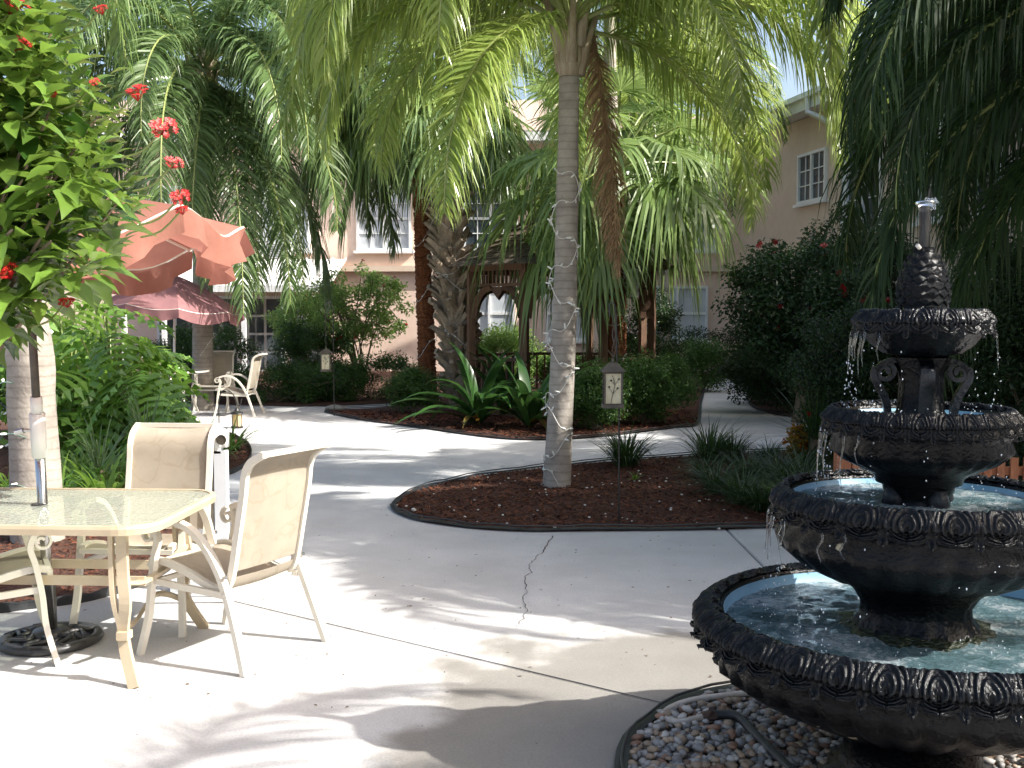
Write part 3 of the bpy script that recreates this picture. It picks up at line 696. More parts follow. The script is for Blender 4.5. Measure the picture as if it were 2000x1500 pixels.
# (c) far left palm behind the rose parasol
baseC = P(396, 800); topC = PY(396, 190, baseC.y)
pc = queen_palm('far left palm with drooping crown behind the rose parasol', baseC, topC, .17, .15, QF, 26, 6, sc=1.2)
for (vi, az, k_) in ((3, -.25, 1.45), (4, -.7, 1.4), (4, .25, 1.5), (3, -1.0, 1.35), (4, -1.6, 1.3), (4, 3.5, 1.3), (3, .7, 1.4), (3, -2.6, 1.25)):
    mobj('frond', QF[vi], pc, topC - baseC + UPZ * .45 + Vector((cos(az), sin(az), 0)) * .08, az, k_)
for (az, k_) in ((-.8, 1.15), (-.95, 1.25), (-.55, 1.2), (-.3, 1.1), (-2.4, 1.1), (.5, 1.2), (-1.2, 1.1)):
    mobj('frond', QF[5], pc, topC - baseC + UPZ * .35 + Vector((cos(az), sin(az), 0)) * .08, az, (k_, k_, k_ * 1.3))
# hidden-trunk queens behind the fan palms
b1 = P(830, 768); p1 = queen_palm('palm standing behind the red brown trunk left of the sabal', b1, PY(835, 95, b1.y), .14, .11, QF, 15, 8, sc=1.2)
for (vi, az, k_) in ((3, 3.1, 1.4), (2, 2.8, 1.4), (3, 3.6, 1.3)):
    mobj('frond', QF[vi], p1, PY(835, 95, b1.y) - b1 + UPZ * .4 + Vector((cos(az), sin(az), 0)) * .08, az, k_)
for (vi, az, k_) in ((2, 3.05, 1.1), (2, 2.5, 1.1)):
    mobj('frond', QY[vi], pa, topA - baseA + UPZ * .45 + Vector((cos(az), sin(az), 0)) * .08, az, k_)
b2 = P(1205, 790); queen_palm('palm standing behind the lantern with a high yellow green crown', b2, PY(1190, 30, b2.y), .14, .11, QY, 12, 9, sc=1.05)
b3 = P(1300, 745); queen_palm('slim grey palm in front of the far ground floor window', b3, PY(1297, 230, b3.y), .13, .10, QV, 22, 12, sc=1.2)
# (h) palms at the right edge: their hanging fronds enter the picture behind the fountain
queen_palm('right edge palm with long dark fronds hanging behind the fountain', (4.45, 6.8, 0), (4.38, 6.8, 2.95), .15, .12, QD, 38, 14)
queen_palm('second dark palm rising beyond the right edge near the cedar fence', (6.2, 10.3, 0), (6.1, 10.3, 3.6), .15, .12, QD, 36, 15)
queen_palm('palm outside the right edge that shades the middle of the patio', (5.7, 6.4, 0), (5.6, 6.4, 4.3), .15, .12, QX, 20, 16)
queen_palm('palm beside the photographer that dapples the near concrete', (4.6, .9, 0), (4.55, .9, 4.2), .15, .12, QX, 13, 19)
queen_palm('palm added near the right wing to shade the dark flowering tree', (7.6, 14.2, 0), (7.5, 14.2, 5.2), .15, .12, QX, 24, 17)  # extra palm, added to shade the trees by the right wing

# fan palms
FV = [fan_mesh('fan_leaf', 1.0, .95, 44, e, 100 + k, M['fan'], d) for k, (e, d) in enumerate(((1.2, .5), (.8, .7), (.4, .9), (0, 1.0), (-.45, .9), (-.9, .7)))]
FY = [fan_mesh('fan_leaf', 1.0, .95, 44, e, 200 + k, M['fan_y'], d) for k, (e, d) in enumerate(((1.2, .5), (.8, .7), (.4, .9), (0, 1.0), (-.45, .9), (-.9, .7)))]
def fan_palm(name, label, base, top, trunk, V, nf, seed, sc=1.0, mids=(), kind='fibre', cat='palm tree', maxv=5):
    t = thing(name, label, cat, base); rnd = random.Random(seed); tp = Vector(top) - Vector(base)
    pts = [Vector((0,0,-.02))] + [Vector(m_) - Vector(base) for m_ in mids] + [tp]
    if kind == 'fibre':
        ring_trunk(pts, [trunk * 1.05, trunk, trunk * .92, trunk * .85], 'trunk', M['fibre'], t, 18, .08, 0, .012, seed)
        mb = MB()
        for _ in range(900):
            s = rnd.random(); p = cat_curve(pts, 4)[int(s * (len(pts) - 1) * 4)]; a = rnd.uniform(0, 6.28); p = Vector((p.x, p.y, rnd.uniform(0, tp.z))); ax = pts[0].lerp(tp, p.z / tp.z); d = Vector((cos(a), sin(a), 0)); q = ax + d * trunk * .92
            mb.add([q, q + d * .03 + UPZ * rnd.uniform(.03, .08), q + Vector((-d.y, d.x, 0)) * .02 + UPZ * .01], [(0, 1, 2)])
        stuff(mb.obj('fibre', M['fibre'], t))
    else:
        ring_trunk(pts, [trunk * .8, trunk * .75, trunk * .7], 'trunk', M['boot'], t, 16, .08, 0, .004, seed)
        bm_ = []
        for k in range(4):
            mb = MB(); w0, w1, l = .09, rnd.uniform(.05, .068), rnd.uniform(.34, .44)
            mb.add([(0, -w0, 0), (0, w0, 0), (.02, 0, .03), (.05, -w1, l * .55), (.05, w1, l * .55), (.085, 0, l * .55), (.15, -w1 * .95, l), (.15, w1 * .9, l * .93), (.17, 0, l * .9), (-.02, -w1, l * .5), (-.02, w1, l * .5), (.1, -w1 * .9, l), (.1, w1 * .85, l * .94)],
                   [(0, 2, 5, 3), (2, 1, 4, 5), (3, 5, 8, 6), (5, 4, 7, 8), (6, 8, 7, 12, 11), (0, 3, 9), (3, 6, 11, 9), (1, 10, 4), (4, 10, 12, 7)]); bm_.append(mb.mesh('leaf_base', M['boot']))
        cnt = 0; nz = int(tp.z / .115)
        for j in range(nz):
            z = .12 + j * .115; f = z / tp.z; ax = Vector((tp.x * f, tp.y * f, z))
            for k in range(6):
                a = k * pi / 3 + j * .55 + rnd.uniform(-.12, .12)
                o = mobj('leaf_base', rnd.choice(bm_), t, ax + Vector((cos(a), sin(a), 0)) * trunk * .62, rot=(rnd.choice((-.5, .5)) + rnd.uniform(-.15, .15), rnd.uniform(-.05, .3), a), sc=rnd.uniform(.85, 1.2)); cnt += 1
    for k in range(nf):
        vi = min(maxv, (0, 1, 2, 2, 3, 3, 4, 4)[int(k / nf * 8)]); az = k * 2.39996 + rnd.uniform(-.3, .3)
        mobj('fan_leaf', V[vi], t, tp + UPZ * (.15 - .06 * vi) + Vector((cos(az), sin(az), 0)) * .1, rot=(rnd.uniform(-.25, .25), 0, az), sc=sc * rnd.uniform(.85, 1.12))
    return t
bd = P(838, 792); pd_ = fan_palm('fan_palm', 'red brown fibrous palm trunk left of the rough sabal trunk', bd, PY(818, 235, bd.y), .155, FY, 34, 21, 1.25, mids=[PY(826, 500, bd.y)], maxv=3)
for (vi, az, k_) in ((2, 3.0, 1.4), (3, 3.4, 1.35), (2, 3.6, 1.4), (1, 3.2, 1.4), (4, 3.3, 1.3), (3, 2.9, 1.4)):
    mobj('fan_leaf', (FY if az < 3.3 else FV)[vi], pd_, PY(818, 235, bd.y) - bd + UPZ * (.1 - .06 * vi) + Vector((cos(az), sin(az), 0)) * .1, az, k_)
be = P(905, 800); fan_palm('sabal_palm', 'rough sabal palm whose trunk is covered with crossed grey leaf bases', be, PY(862, 270, be.y), .30, FV, 20, 22, .95, kind='boots', maxv=3)
bf = P(1200, 815); pf = fan_palm('fan_palm', 'dark red brown fibrous palm trunk behind the lantern wound with fairy lights', bf, PY(1200, 335, bf.y), .17, FY, 36, 23, 1.22)
for (vi, az, k_) in ((4, -1.9, 1.3), (5, -2.5, 1.3), (4, -2.8, 1.45), (5, 3.0, 1.3), (3, 2.9, 1.5), (4, -2.2, 1.1)):
    mobj('fan_leaf', FV[vi] if vi == 5 else FY[vi], pf, PY(1200, 335, bf.y) - bf + UPZ * (-.15) + Vector((cos(az), sin(az), 0)) * .1, az, k_)
bg_ = P(1500, 760); fan_palm('fan_palm', 'far fan palm hidden behind the dark red brown trunk', (1.95, 19.4, 0), (1.95, 19.4, 4.4), .13, FY, 24, 24, 1.1)
bh = P(640, 786); fan_palm('fan_palm', 'fan palm almost hidden behind the red brown trunk left of the sabal', (-1.56, 19.8, 0), (-1.72, 19.8, 5.6), .12, FV, 22, 25, 1.25, maxv=3)

# fairy lights wound round trunks
def fairy(label, base, top, r, turns, z0, z1, wire, cross=True, seed=0, bulbs=True, wr=.004):
    t = thing('string_lights', label, 'string lights', base, 0, 'fairy lights wound round the palm trunks'); rnd = random.Random(seed)
    tp = Vector(top) - Vector(base); Pp = []; 
    for sg in ((1, -1) if cross else (1,)):
        N = int(26 * turns); pts = []
        ph = rnd.uniform(0, 6)
        for k in range(N + 1):
            s = k / N; z = z0 + (z1 - z0) * s + .05 * sin(k * .7 + ph); a = sg * s * turns * 2 * pi + ph; ax = Vector((tp.x, tp.y, 0)) * (z / tp.z)
            pts.append(ax + Vector((cos(a) * r, sin(a) * r, z)))
        mb = MB(); mb.tube(pts, wr, 5); mb.obj('wire', wire, t)
        Pp += pts[::3]
    if bulbs:
        bm = MB().tube([(0,0,0), (0,0,.012), (0,0,.03), (0,0,.04)], [.005, .007, .006, .001], 6).mesh('bulb', M['bulb'])
        for p in Pp[:280]:
            mobj('bulb', bm, t, p, rot=(rnd.uniform(0, 3), rnd.uniform(0, 3), rnd.uniform(0, 6)), sc=1.35)
    return t
fairy('white fairy lights wound round the tall grey palm in the teardrop bed', baseA, topA, .132, 5.2, .03, 3.0, M['wire_w'], True, 1)
fairy('green wired fairy lights wound round the near palm trunk at the left edge', baseB, topB, .175, 4, .1, 1.5, M['wire_g'], False, 2, wr=.005)
fairy('fairy lights wound round the dark red brown trunk behind the lantern', bf, PY(1200, 395, bf.y), .20, 3.2, .5, 2.6, M['wire_w'], True, 3, wr=.006)
fairy('fairy lights wound round the rough sabal trunk', be, PY(862, 330, be.y), .29, 2.5, .9, 3.3, M['wire_w'], True, 4, wr=.005)
fairy('fairy lights wound round the red brown trunk left of the sabal', bd, PY(818, 300, bd.y), .185, 2.5, .9, 3.3, M['wire_w'], False, 5, wr=.005)
fairy('white fairy lights high on the far left palm behind the rose parasol', baseC, topC, .19, 2.2, 1.0, 3.2, M['wire_w'], False, 6, wr=.006)
# bundle of icicle lights hooked on the trunk
pi_ = PY(1236, 525, bf.y - .1); t = thing('icicle_lights', 'bunch of white icicle lights hanging beside the dark red brown trunk', 'string lights', pi_)
mb = MB()
for k in range(26): x, y = R(-.07, .07), R(-.05, .05); mb.tube([(x, y, 0), (x * 1.2 + R(-.02, .02), y, -R(.25, .45))], .006, 4)
mb.obj('wire', M['wire_w'], t); mb = MB()
for k in range(150): mb.box((R(-.09, .09), R(-.06, .06), -R(0, .43)), (.014, .014, .03), R(0, 3))
stuff(mb.obj('bulbs', M['bulb'], t))

# ------------------------------------------------------------------ gazebo
GC = Vector((.82, 18.3, 0)); gz = thing('gazebo', 'brown wooden octagonal gazebo with shingled roof and arched brackets behind the palms', 'gazebo', GC, 0)
GR = 1.62; oct_ = [Vector((cos(a), sin(a), 0)) * GR for a in [radians(22.5 + 45 * k) for k in range(8)]]
mb = MB(); mb.lathe([(0, .24), (GR + .12, .24), (GR + .12, .02), (0, .02)], 8); o = mb.obj('floor', M['wood'], gz, rz=radians(22.5))
for k, p in enumerate(oct_):
    mb = MB(); mb.box((p.x, p.y, 1.30), (.11, .11, 2.1), atan2(p.y, p.x)); mb.box((p.x, p.y, .85), (.15, .15, .05), atan2(p.y, p.x)); mb.obj('post', M['wood'], gz)
for k in range(8):
    a = oct_[k]; b = oct_[(k + 1) % 8]; d = (b - a); L_ = d.length; d = d.normalized(); m_ = (a + b) / 2; an = atan2(d.y, d.x)
    mb = MB(); mb.box((m_.x, m_.y, 2.40), (L_ + .1, .09, .10), an); mb.box((m_.x, m_.y, 2.12), (L_ - .12, .05, .05), an); mb.obj('beam', M['wood'], gz)
    for i in range(11):
        q = a + d * (.12 + (L_ - .24) * i / 10); s = MB(); s.box((q.x, q.y, 2.245), (.03, .02, .195), an); s.obj('spindle', M['wood'], gz)
    for (c_, sg) in ((a, 1), (b, -1)):
        arc = [c_ + d * sg * (.06 + .42 * (1 - cos(th))) + UPZ * (2.08 - .50 * (1 - sin(th))) for th in [pi / 2 * j / 7 for j in range(8)]]
        br_ = MB(); br_.rect(arc, .022, .05); br_.obj('bracket', M['wood'], gz)
    bt = MB(); bt.add([m_ + d * x + UPZ * z for x, z in ((-.14, 2.09), (.14, 2.09), (.10, 2.0), (0, 1.9), (-.10, 2.0))], [(0, 1, 2, 3, 4)]); bt.add([m_ + d * x + UPZ * z + Vector((-d.y, d.x, 0)) * .02 for x, z in ((-.14, 2.09), (.14, 2.09), (.10, 2.0), (0, 1.9), (-.10, 2.0))], [(4, 3, 2, 1, 0)]); bt.obj('pendant', M['wood'], gz)
    if k not in (5,):
        mb = MB(); mb.box((m_.x, m_.y, .92), (L_ - .12, .07, .05), an); mb.obj('handrail', M['wood'], gz)
        for i in range(8):
            q = a + d * (.12 + (L_ - .24) * i / 7); s = MB(); s.box((q.x, q.y, .58), (.035, .03, .62), an); s.obj('baluster', M['wood'], gz)
RO = GR + .38; shm = MB().add([(-.5,0,0),(.5,0,0),(.5,1,0),(-.5,1,0),(-.5,0,.14),(.5,0,.14),(.5,1,.02),(-.5,1,.02)], [(4,5,6,7),(0,1,5,4),(1,2,6,5),(3,0,4,7),(3,2,1,0)]).mesh('shingle', M['shingle'])
rest = MB(); nsh = 0
for k in range(8):
    a1 = radians(22.5 + 45 * k); a2 = a1 + pi / 4; A1 = Vector((cos(a1) * RO, sin(a1) * RO, 2.42)); A2 = Vector((cos(a2) * RO, sin(a2) * RO, 2.42)); T = Vector((0, 0, 3.55))
    front = k in (4, 5, 6); nc = 11
    mid = (A1 + A2) / 2; slope = (T - mid); sl = slope.length; sdir = slope.normalized(); xdir = (A2 - A1).normalized(); zdir = xdir.cross(sdir); 
    if zdir.z < 0: zdir = -zdir; 
    sh_ = MB().add([A1, A2, T], [(0, 1, 2)]).obj('roof_board', M['wood'], gz)
    for j in range(nc):
        f = j / nc; wid = (A2 - A1).length * (1 - f); n_ = max(1, int(wid / .17)); 
        for i in range(n_):
            x = -wid / 2 + wid * (i + .5) / n_; sw = wid / n_ * .93; o_ = mid + sdir * (sl * f - .02) + xdir * x + zdir * .006; ln = sl / nc * 1.5
            Mx = Matrix((( xdir.x * sw, sdir.x * ln, zdir.x * .16), (xdir.y * sw, sdir.y * ln, zdir.y * .16), (xdir.z * sw, sdir.z * ln, zdir.z * .16))).to_4x4(); 
            if xdir.cross(sdir).z < 0: Mx = Matrix(((-xdir.x * sw, sdir.x * ln, zdir.x * .16), (-xdir.y * sw, sdir.y * ln, zdir.y * .16), (-xdir.z * sw, sdir.z * ln, zdir.z * .16))).to_4x4()
            Mx.translation = o_ + zdir * R(0, .008)
            if front and nsh < 290:
                o = mobj('shingle', shm, gz); o.matrix_local = Mx; nsh += 1
            else: rest.add([Mx @ v.co for v in shm.vertices], [tuple(p.vertices) for p in shm.polygons])
stuff(rest.obj('shingles', M['shingle'], gz))
mb = MB(); mb.lathe([(.12, 3.45), (.16, 3.55), (.05, 3.62), (.03, 3.8), (.0, 3.86)], 8); mb.obj('finial', M['wood'], gz)

# ------------------------------------------------------------------ hedges and shrubs
def gp(u, v): return P(u, v)
HG = 'clipped hedges and bushes'
bush('hedge', 'low clipped green hedge along the far edge of the patio behind the rose parasol set', 'hedge', (-4.35, 19.9, 0), (1.65, .55, .38), 60, .24, 260, .055, M['hedge'], 'box', seed=31, stems=4)
bush('hedge', 'low hedge between the tip of the gazebo bed and the red brown trunk', 'hedge', P(690, 790) + Vector((-.1,.9,0)), (1.5, .5, .46), 60, .24, 260, .055, M['hedge'], 'box', seed=32, stems=4)
bush('bush', 'rounded dark green bush at the left foot of the sabal palm', 'bush', P(810, 808), (.52, .45, .40), 36, .2, 300, .045, M['hedge'], 'ball', seed=33, stems=3)
bush('bush', 'taller clipped bush behind the far chairs beside the hanging lantern', 'bush', (-4.1, 21.5, 0), (1.05, .7, .80), 60, .26, 260, .06, M['hedge'], 'ball', seed=34)
bush('bush', 'clipped bush behind the rose parasol pole and far palm', 'bush', (-6.2, 21.3, 0), (1.3, .6, .78), 60, .26, 240, .06, M['hedge'], 'ball', seed=35)
bush('bush', 'dark bush half hidden behind the far left chairs', 'bush', (-9.0, 20.6, 0), (1.5, .7, .9), 60, .28, 220, .07, M['hedge'], 'ball', seed=36)
bush('flowering_shrub', 'tall airy shrub with coral flowers and bare forked stems against the pink wall', 'shrub', (PY(705,600,22).x, 22, 0), (1.15, .75, .95), 80, .22, 95, .085, M['shrub'], 'ball', z0=.85, stems=9, seed=37, flowers=22, stem_r=.02)
bush('flowering_shrub', 'airy pale green shrub left of the coral flowered one under the white canopy', 'shrub', (PY(590,600,23).x, 23, 0), (1.0, .7, .8), 46, .25, 130, .085, M['shrub'], 'ball', z0=.75, stems=7, seed=38, flowers=6, stem_r=.02)
bush('bush', 'sunlit yellow green bush seen through the gazebo', 'bush', (-.25, 21.6, 0), (.95, .6, .75), 50, .24, 200, .07, M['shrub'], 'ball', seed=39)
bush('bush', 'small dark bush behind the gazebo at right', 'bush', (1.1, 21.8, 0), (.8, .6, .5), 40, .22, 200, .06, M['hedge'], 'ball', seed=40)
bush('conifer_bush', 'dark upright bush behind the lantern trunk beside the gazebo', 'bush', (2.6, 19.6, 0), (.6, .6, 1.1), 50, .25, 220, .06, M['hedge_dark'], 'ball', seed=41)
bush('bush', 'rounded clipped bush right of the lantern at the bend of the path', 'bush', P(1270, 838) + Vector((.0, .55, 0)), (.80, .55, .60), 70, .24, 330, .045, M['hedge'], 'ball', seed=42)
bush('bush', 'dark clipped bush left of the lantern pole behind the tall grey palm', 'bush', P(1150, 848) + Vector((.1, .5, 0)), (.62, .45, .52), 50, .22, 330, .045, M['hedge'], 'ball', seed=43)
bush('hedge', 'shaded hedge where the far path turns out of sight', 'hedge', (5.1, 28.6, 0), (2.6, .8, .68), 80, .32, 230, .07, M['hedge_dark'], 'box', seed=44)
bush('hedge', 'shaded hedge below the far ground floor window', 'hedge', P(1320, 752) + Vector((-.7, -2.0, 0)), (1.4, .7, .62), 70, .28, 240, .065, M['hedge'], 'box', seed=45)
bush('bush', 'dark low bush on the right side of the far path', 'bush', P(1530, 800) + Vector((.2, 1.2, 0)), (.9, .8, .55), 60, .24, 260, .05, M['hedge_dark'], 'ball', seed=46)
# dark flowering trees against the right wing
def tree(name, label, loc, trunk_h, size, nb, br, npb, leaf, mat_, seed, flowers, group=None):
    t = thing(name, label, 'tree', loc, 0, group); rnd = random.Random(seed)
    c, r = blobs('ball', nb, size[0], size[1], size[2], br, seed); c = [[q[0], q[1], q[2] + trunk_h - .3] for q in c]
    V, F = leaves_np(c, r, npb, leaf); stuff(mobj('crown', npmesh('crown', V, F, mat_), t))
    mb = MB(); mb.tube(cat_curve([(0,0,-.02), (.06, .02, trunk_h * .5), (0,0,trunk_h + .2), (.05, 0, trunk_h + size[2])], 4), [.09 - .005 * k for k in range(13)], 8); mb.obj('trunk', M['stem'], t)
    for k in range(9):
        e = Vector(c[rnd.randrange(len(c))]); s = Vector((0, 0, trunk_h * rnd.uniform(.4, 1.1))); b = MB(); b.tube(cat_curve([s, s.lerp(e, .5) + UPZ * .1, e], 4), [.04 - .003 * j for j in range(9)], 6); b.obj('limb', M['stem'], t)
    for k in range(flowers):
        i = rnd.randrange(len(c)); q = Vector(c[i]); d = Vector((q.x / size[0] * .6 - .2, -rnd.uniform(.6, 1.2), rnd.uniform(-.2, .9))).normalized(); mobj('flower', flower_me['red'], t, q + d * r[i][0], rot=(rnd.uniform(0, 1.5), 0, rnd.uniform(0, 6)), sc=1.1)
    return t
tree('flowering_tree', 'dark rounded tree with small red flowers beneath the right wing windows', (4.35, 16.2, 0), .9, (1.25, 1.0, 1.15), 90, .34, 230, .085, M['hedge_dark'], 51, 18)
tree('added_shade_tree', 'unseen broad tree added beyond the right edge to shade the right side', (8.7, 12.3, 0), 2.9, (1.7, 1.7, 1.5), 90, .5, 200, .14, M['hedge'], 58, 0)  # out of view, added only to cast shade on the right side
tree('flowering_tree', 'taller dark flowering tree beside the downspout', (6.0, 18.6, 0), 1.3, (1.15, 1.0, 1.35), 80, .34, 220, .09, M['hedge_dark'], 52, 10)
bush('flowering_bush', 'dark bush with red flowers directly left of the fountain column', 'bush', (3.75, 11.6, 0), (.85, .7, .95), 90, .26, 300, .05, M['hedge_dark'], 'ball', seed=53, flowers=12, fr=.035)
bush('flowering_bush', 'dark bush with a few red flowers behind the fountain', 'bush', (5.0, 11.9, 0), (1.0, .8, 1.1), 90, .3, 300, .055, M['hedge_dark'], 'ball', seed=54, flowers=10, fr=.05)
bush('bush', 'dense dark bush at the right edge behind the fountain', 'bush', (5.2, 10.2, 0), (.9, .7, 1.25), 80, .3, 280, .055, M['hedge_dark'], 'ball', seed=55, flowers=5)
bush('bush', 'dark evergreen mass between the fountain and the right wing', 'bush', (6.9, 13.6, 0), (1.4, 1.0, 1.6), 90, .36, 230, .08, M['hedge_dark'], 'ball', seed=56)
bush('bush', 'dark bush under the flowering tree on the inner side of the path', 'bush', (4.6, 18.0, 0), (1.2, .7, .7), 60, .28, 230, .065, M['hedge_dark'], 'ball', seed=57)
# liriope and grass clumps in the island
LG = [clump_mesh('blades', 230, .55, .010, M['grass'], 60 + k, .10) for k in range(3)]
for k, (u, v, s, lb) in enumerate(((1222,912,1.15,'grass clump round the foot of the lantern pole'), (1385,902,1.2,'grass clump in the middle of the teardrop bed rear edge'), (1430,905,.9,'grass clump just right of the middle one on the rear edge'))):
    t = thing('grass_clump', lb, 'plant', P(u, v), R(0, 6), 'strappy grass clumps in the teardrop bed'); o = stuff(mobj('blades', LG[k], t, sc=s)); 
for k, (u, v, s) in enumerate(((1500,905,.8), (1460,940,1.0), (1400,965,.95), (1520,955,1.1), (1450,985,1.0), (1540,1000,1.0), (1560,960,1.2), (1580,920,1.0), (1380,935,.8), (1570,985,1.1), (1490,1000,.85))):
    if k == 0: ga = MB()
    p = P(u, v); me = LG[k % 3]; ga.add([(p.x + w_.co.x * s, p.y + w_.co.y * s, w_.co.z * s * .8) for w_ in me.vertices], [tuple(f.vertices) for f in me.polygons])
t = stuff(ga.obj('ground_grass', M['grass'])); tag(t, 'dense mat of dark strappy grass at the right end of the teardrop bed', 'grass')
o = mobj('grass_tuft', clump_mesh('grass_tuft', 12, .16, .012, M['lily'], 77, .01), None, P(1240, 940)); tag(o, 'small yellow green tuft in the mulch below the lantern', 'plant')
# spiky palmetto left of the fountain, croton beside it
def radial(name, label, loc, n, L, wd, mat_, seed, e=(-.1, 1.5), bend=(.0, .7), z=.35, cat='plant'):
    t = thing(name, label, cat, loc); me = clump_mesh('blades', n, L, wd, mat_, seed, .05, e, bend, 5); stuff(mobj('blades', me, t, (0, 0, z)))
    if z > .05: mb = MB(); mb.tube([(0,0,-.02), (0,0,z + .05)], [.06, .045], 8); mb.obj('trunk', M['stem'], t)
    return t
radial('spiky_palm', 'spiky dark palmetto between the far path and the fountain', P(1590, 912), 90, .85, .016, M['grass'], 81, (.0, 1.4), (.0, .8), .30)
radial('ornamental_grass', 'tall fine leaved grass drooping just left of the fountain bowls', P(1640, 900) + Vector((0,.2,0)), 260, 1.05, .008, M['grass'], 82, (1.0, 1.5), (.6, 1.9), 0)
bush('croton', 'small croton with orange and yellow leaves by the spiky palmetto', 'plant', P(1568, 908) + Vector((-.02, .1, 0)), (.13, .12, .22), 14, .08, 40, .08, M['croton'], 'ball', seed=83, aspect=.35)
# strap-leaved lilies in front of the sabal
SL = []
for k in range(6):
    rnd = random.Random(300 + k); mb = MB(); blade(mb, (0,0,0), 0, R(.85, 1.2), .13, R(.8, 1.35), R(1.0, 2.1), rnd, 10, 0, .35); SL.append(mb.mesh('leaf', M['strap'], True))
mb = MB(); blade(mb, (0,0,0), 0, .8, .11, .6, 1.5, random.Random(1), 10, 0, .35); SLY = mb.mesh('yellow_leaf', M['strap_y'], True)
def strap_plant(label, loc, n, seed, sc=1.0, yel=1):
    t = thing('strap_lily', label, 'plant', loc, 0, 'broad strap leaved lilies'); rnd = random.Random(seed)
    for k in range(n):
        a = k * 2.4 + rnd.uniform(-.3, .3); tilt = -.5 + 1.2 * k / n; q = Matrix.Rotation(a, 4, 'Z') @ Matrix.Rotation(tilt * .6, 4, 'Y')
        o = mobj('leaf', rnd.choice(SL), t, (cos(a) * .05, sin(a) * .05, .05), sc=sc * rnd.uniform(.8, 1.15), rot=q.to_euler())
    for k in range(yel): a = rnd.uniform(3.5, 6); mobj('yellow_leaf', SLY, t, (0, 0, .02), a, sc * .8)
    return t
strap_plant('broad leaved lily with pale sunlit leaves in front of the sabal trunk', P(935, 832), 26, 1, 1.25)
strap_plant('broad leaved lily touching the left side of the tall grey palm', P(1035, 838), 24, 2, 1.2, 2)
strap_plant('broad leaved lily between the two front ones and the gazebo post', P(985, 815), 20, 3, 1.15, 0)
strap_plant('broad leaved lily glimpsed on the gazebo side of the lantern trunk', P(1165, 790), 16, 4, 1.0, 0)

# philodendron with lobed leaves
def lobed(seed, L=.5):
    rnd = random.Random(seed); mb = MB(); N = 6; bendp = [Vector((s * L, 0, -.30 * L * s * s)) for s in [k / N for k in range(N + 1)]]
    for k in range(N + 1):
        s = k / N; p = bendp[k]; lw = L * (.44 * sin(pi * min(1, .25 + s * .8)) ** .7) * (1 if k < N else .5); fwd = .12 + .55 * s
        for sg in (-1, 1):
            l = lw * rnd.uniform(.85, 1.1); d = Vector((fwd, sg, 0)).normalized(); q = p + d * l + Vector((0, 0, -.25 * l - rnd.uniform(0, .04)))
            mid = p.lerp(q, .55) + Vector((0, 0, .035)); e = Vector((1, -sg * fwd, 0)).normalized() * L * .062
            mb.add([p - Vector((L * .05, 0, 0)), p + Vector((L * .05, 0, 0)), mid + e, q, mid - e], [(0, 1, 2, 4), (4, 2, 3)])
            m2 = p.lerp(q, .75); mb.add([mid + e * .6, m2 + e * 1.8 + d * .02 * L, m2], [(0, 1, 2)])
    mb.add([bendp[-1] + Vector((0, -.03, 0)), bendp[-1] + Vector((.16 * L, 0, -.08)), bendp[-1] + Vector((0, .03, 0))], [(0, 1, 2)])
    return mb.mesh('leaf', M['philo'])
PL = [lobed(k, .58) for k in range(5)]
def philodendron(label, loc, n, seed, H=1.5, Rr=.9):
    t = thing('philodendron', label, 'plant', loc, 0, 'split leaf philodendrons'); rnd = random.Random(seed)
    for k in range(n):
        f = k / n; a = k * 2.4 + rnd.uniform(-.3, .3); el = 1.45 - 1.25 * f; l = H * (1 - .35 * f) * rnd.uniform(.62, 1.18)
        tip = Vector((cos(a) * cos(el) * l * .5, sin(a) * cos(el) * l * .6, sin(el) * l * .92 + .1)); mid = Vector((tip.x * .45, tip.y * .45, tip.z * .62))
        mb = MB(); mb.tube(cat_curve([(cos(a) * .04, sin(a) * .04, 0), mid, tip], 4), .011, 5); mb.obj('petiole', M['rachis'], t)
        mobj('leaf', rnd.choice(PL), t, tip, rot=(Matrix.Rotation(a, 4, 'Z') @ Matrix.Rotation(-.15 + .9 * rnd.random() + .3 * f, 4, 'Y') @ Matrix.Rotation(rnd.uniform(-.8, .8), 4, 'X')).to_euler(), sc=rnd.uniform(1.0, 1.4))
    return t
philodendron('big sunlit split leaf philodendron beside the near palm trunk', (-4.75, 12.6, 0), 50, 1, 1.6)
philodendron('split leaf philodendron behind the big one in front of the far chairs', (-5.6, 13.4, 0), 34, 2, 1.6)
philodendron('smaller split leaf philodendron low at the foot of the big one', (-4.25, 12.0, 0), 24, 3, .9)
radial('palmetto', 'silvery spiky palmetto right of the big philodendron', P(285, 915), 70, .75, .014, M['grass_pale'], 91, (.5, 1.5), (.0, .8), .25)
radial('palmetto', 'silvery arching palmetto leaves above the low lilies', P(195, 960), 46, .8, .012, M['grass_pale'], 92, (.5, 1.3), (.6, 1.6), .15)
bush('bush', 'dark small bush below the philodendron near the far chairs', 'bush', P(310, 845), (.35, .3, .42), 26, .16, 160, .09, M['hedge_dark'], 'ball', seed=93, aspect=.3)
bush('areca_palm', 'feathery arching areca leaves between near trunk and parasol', 'plant', (-6.1, 14.2, 0), (.9, .8, 1.0), 40, .3, 90, .16, M['shrub'], 'ball', seed=94, aspect=.15)
bush('bush', 'dark green bush at the left edge behind the near trunk', 'bush', (-7.2, 14.0, 0), (1.2, .9, .9), 50, .3, 200, .08, M['hedge'], 'ball', seed=95)
LL = [clump_mesh('blades', 46, .42, .022, M['lily'], 95 + k, .07, (.7, 1.45), (.9, 2.2), 6) for k in range(3)]
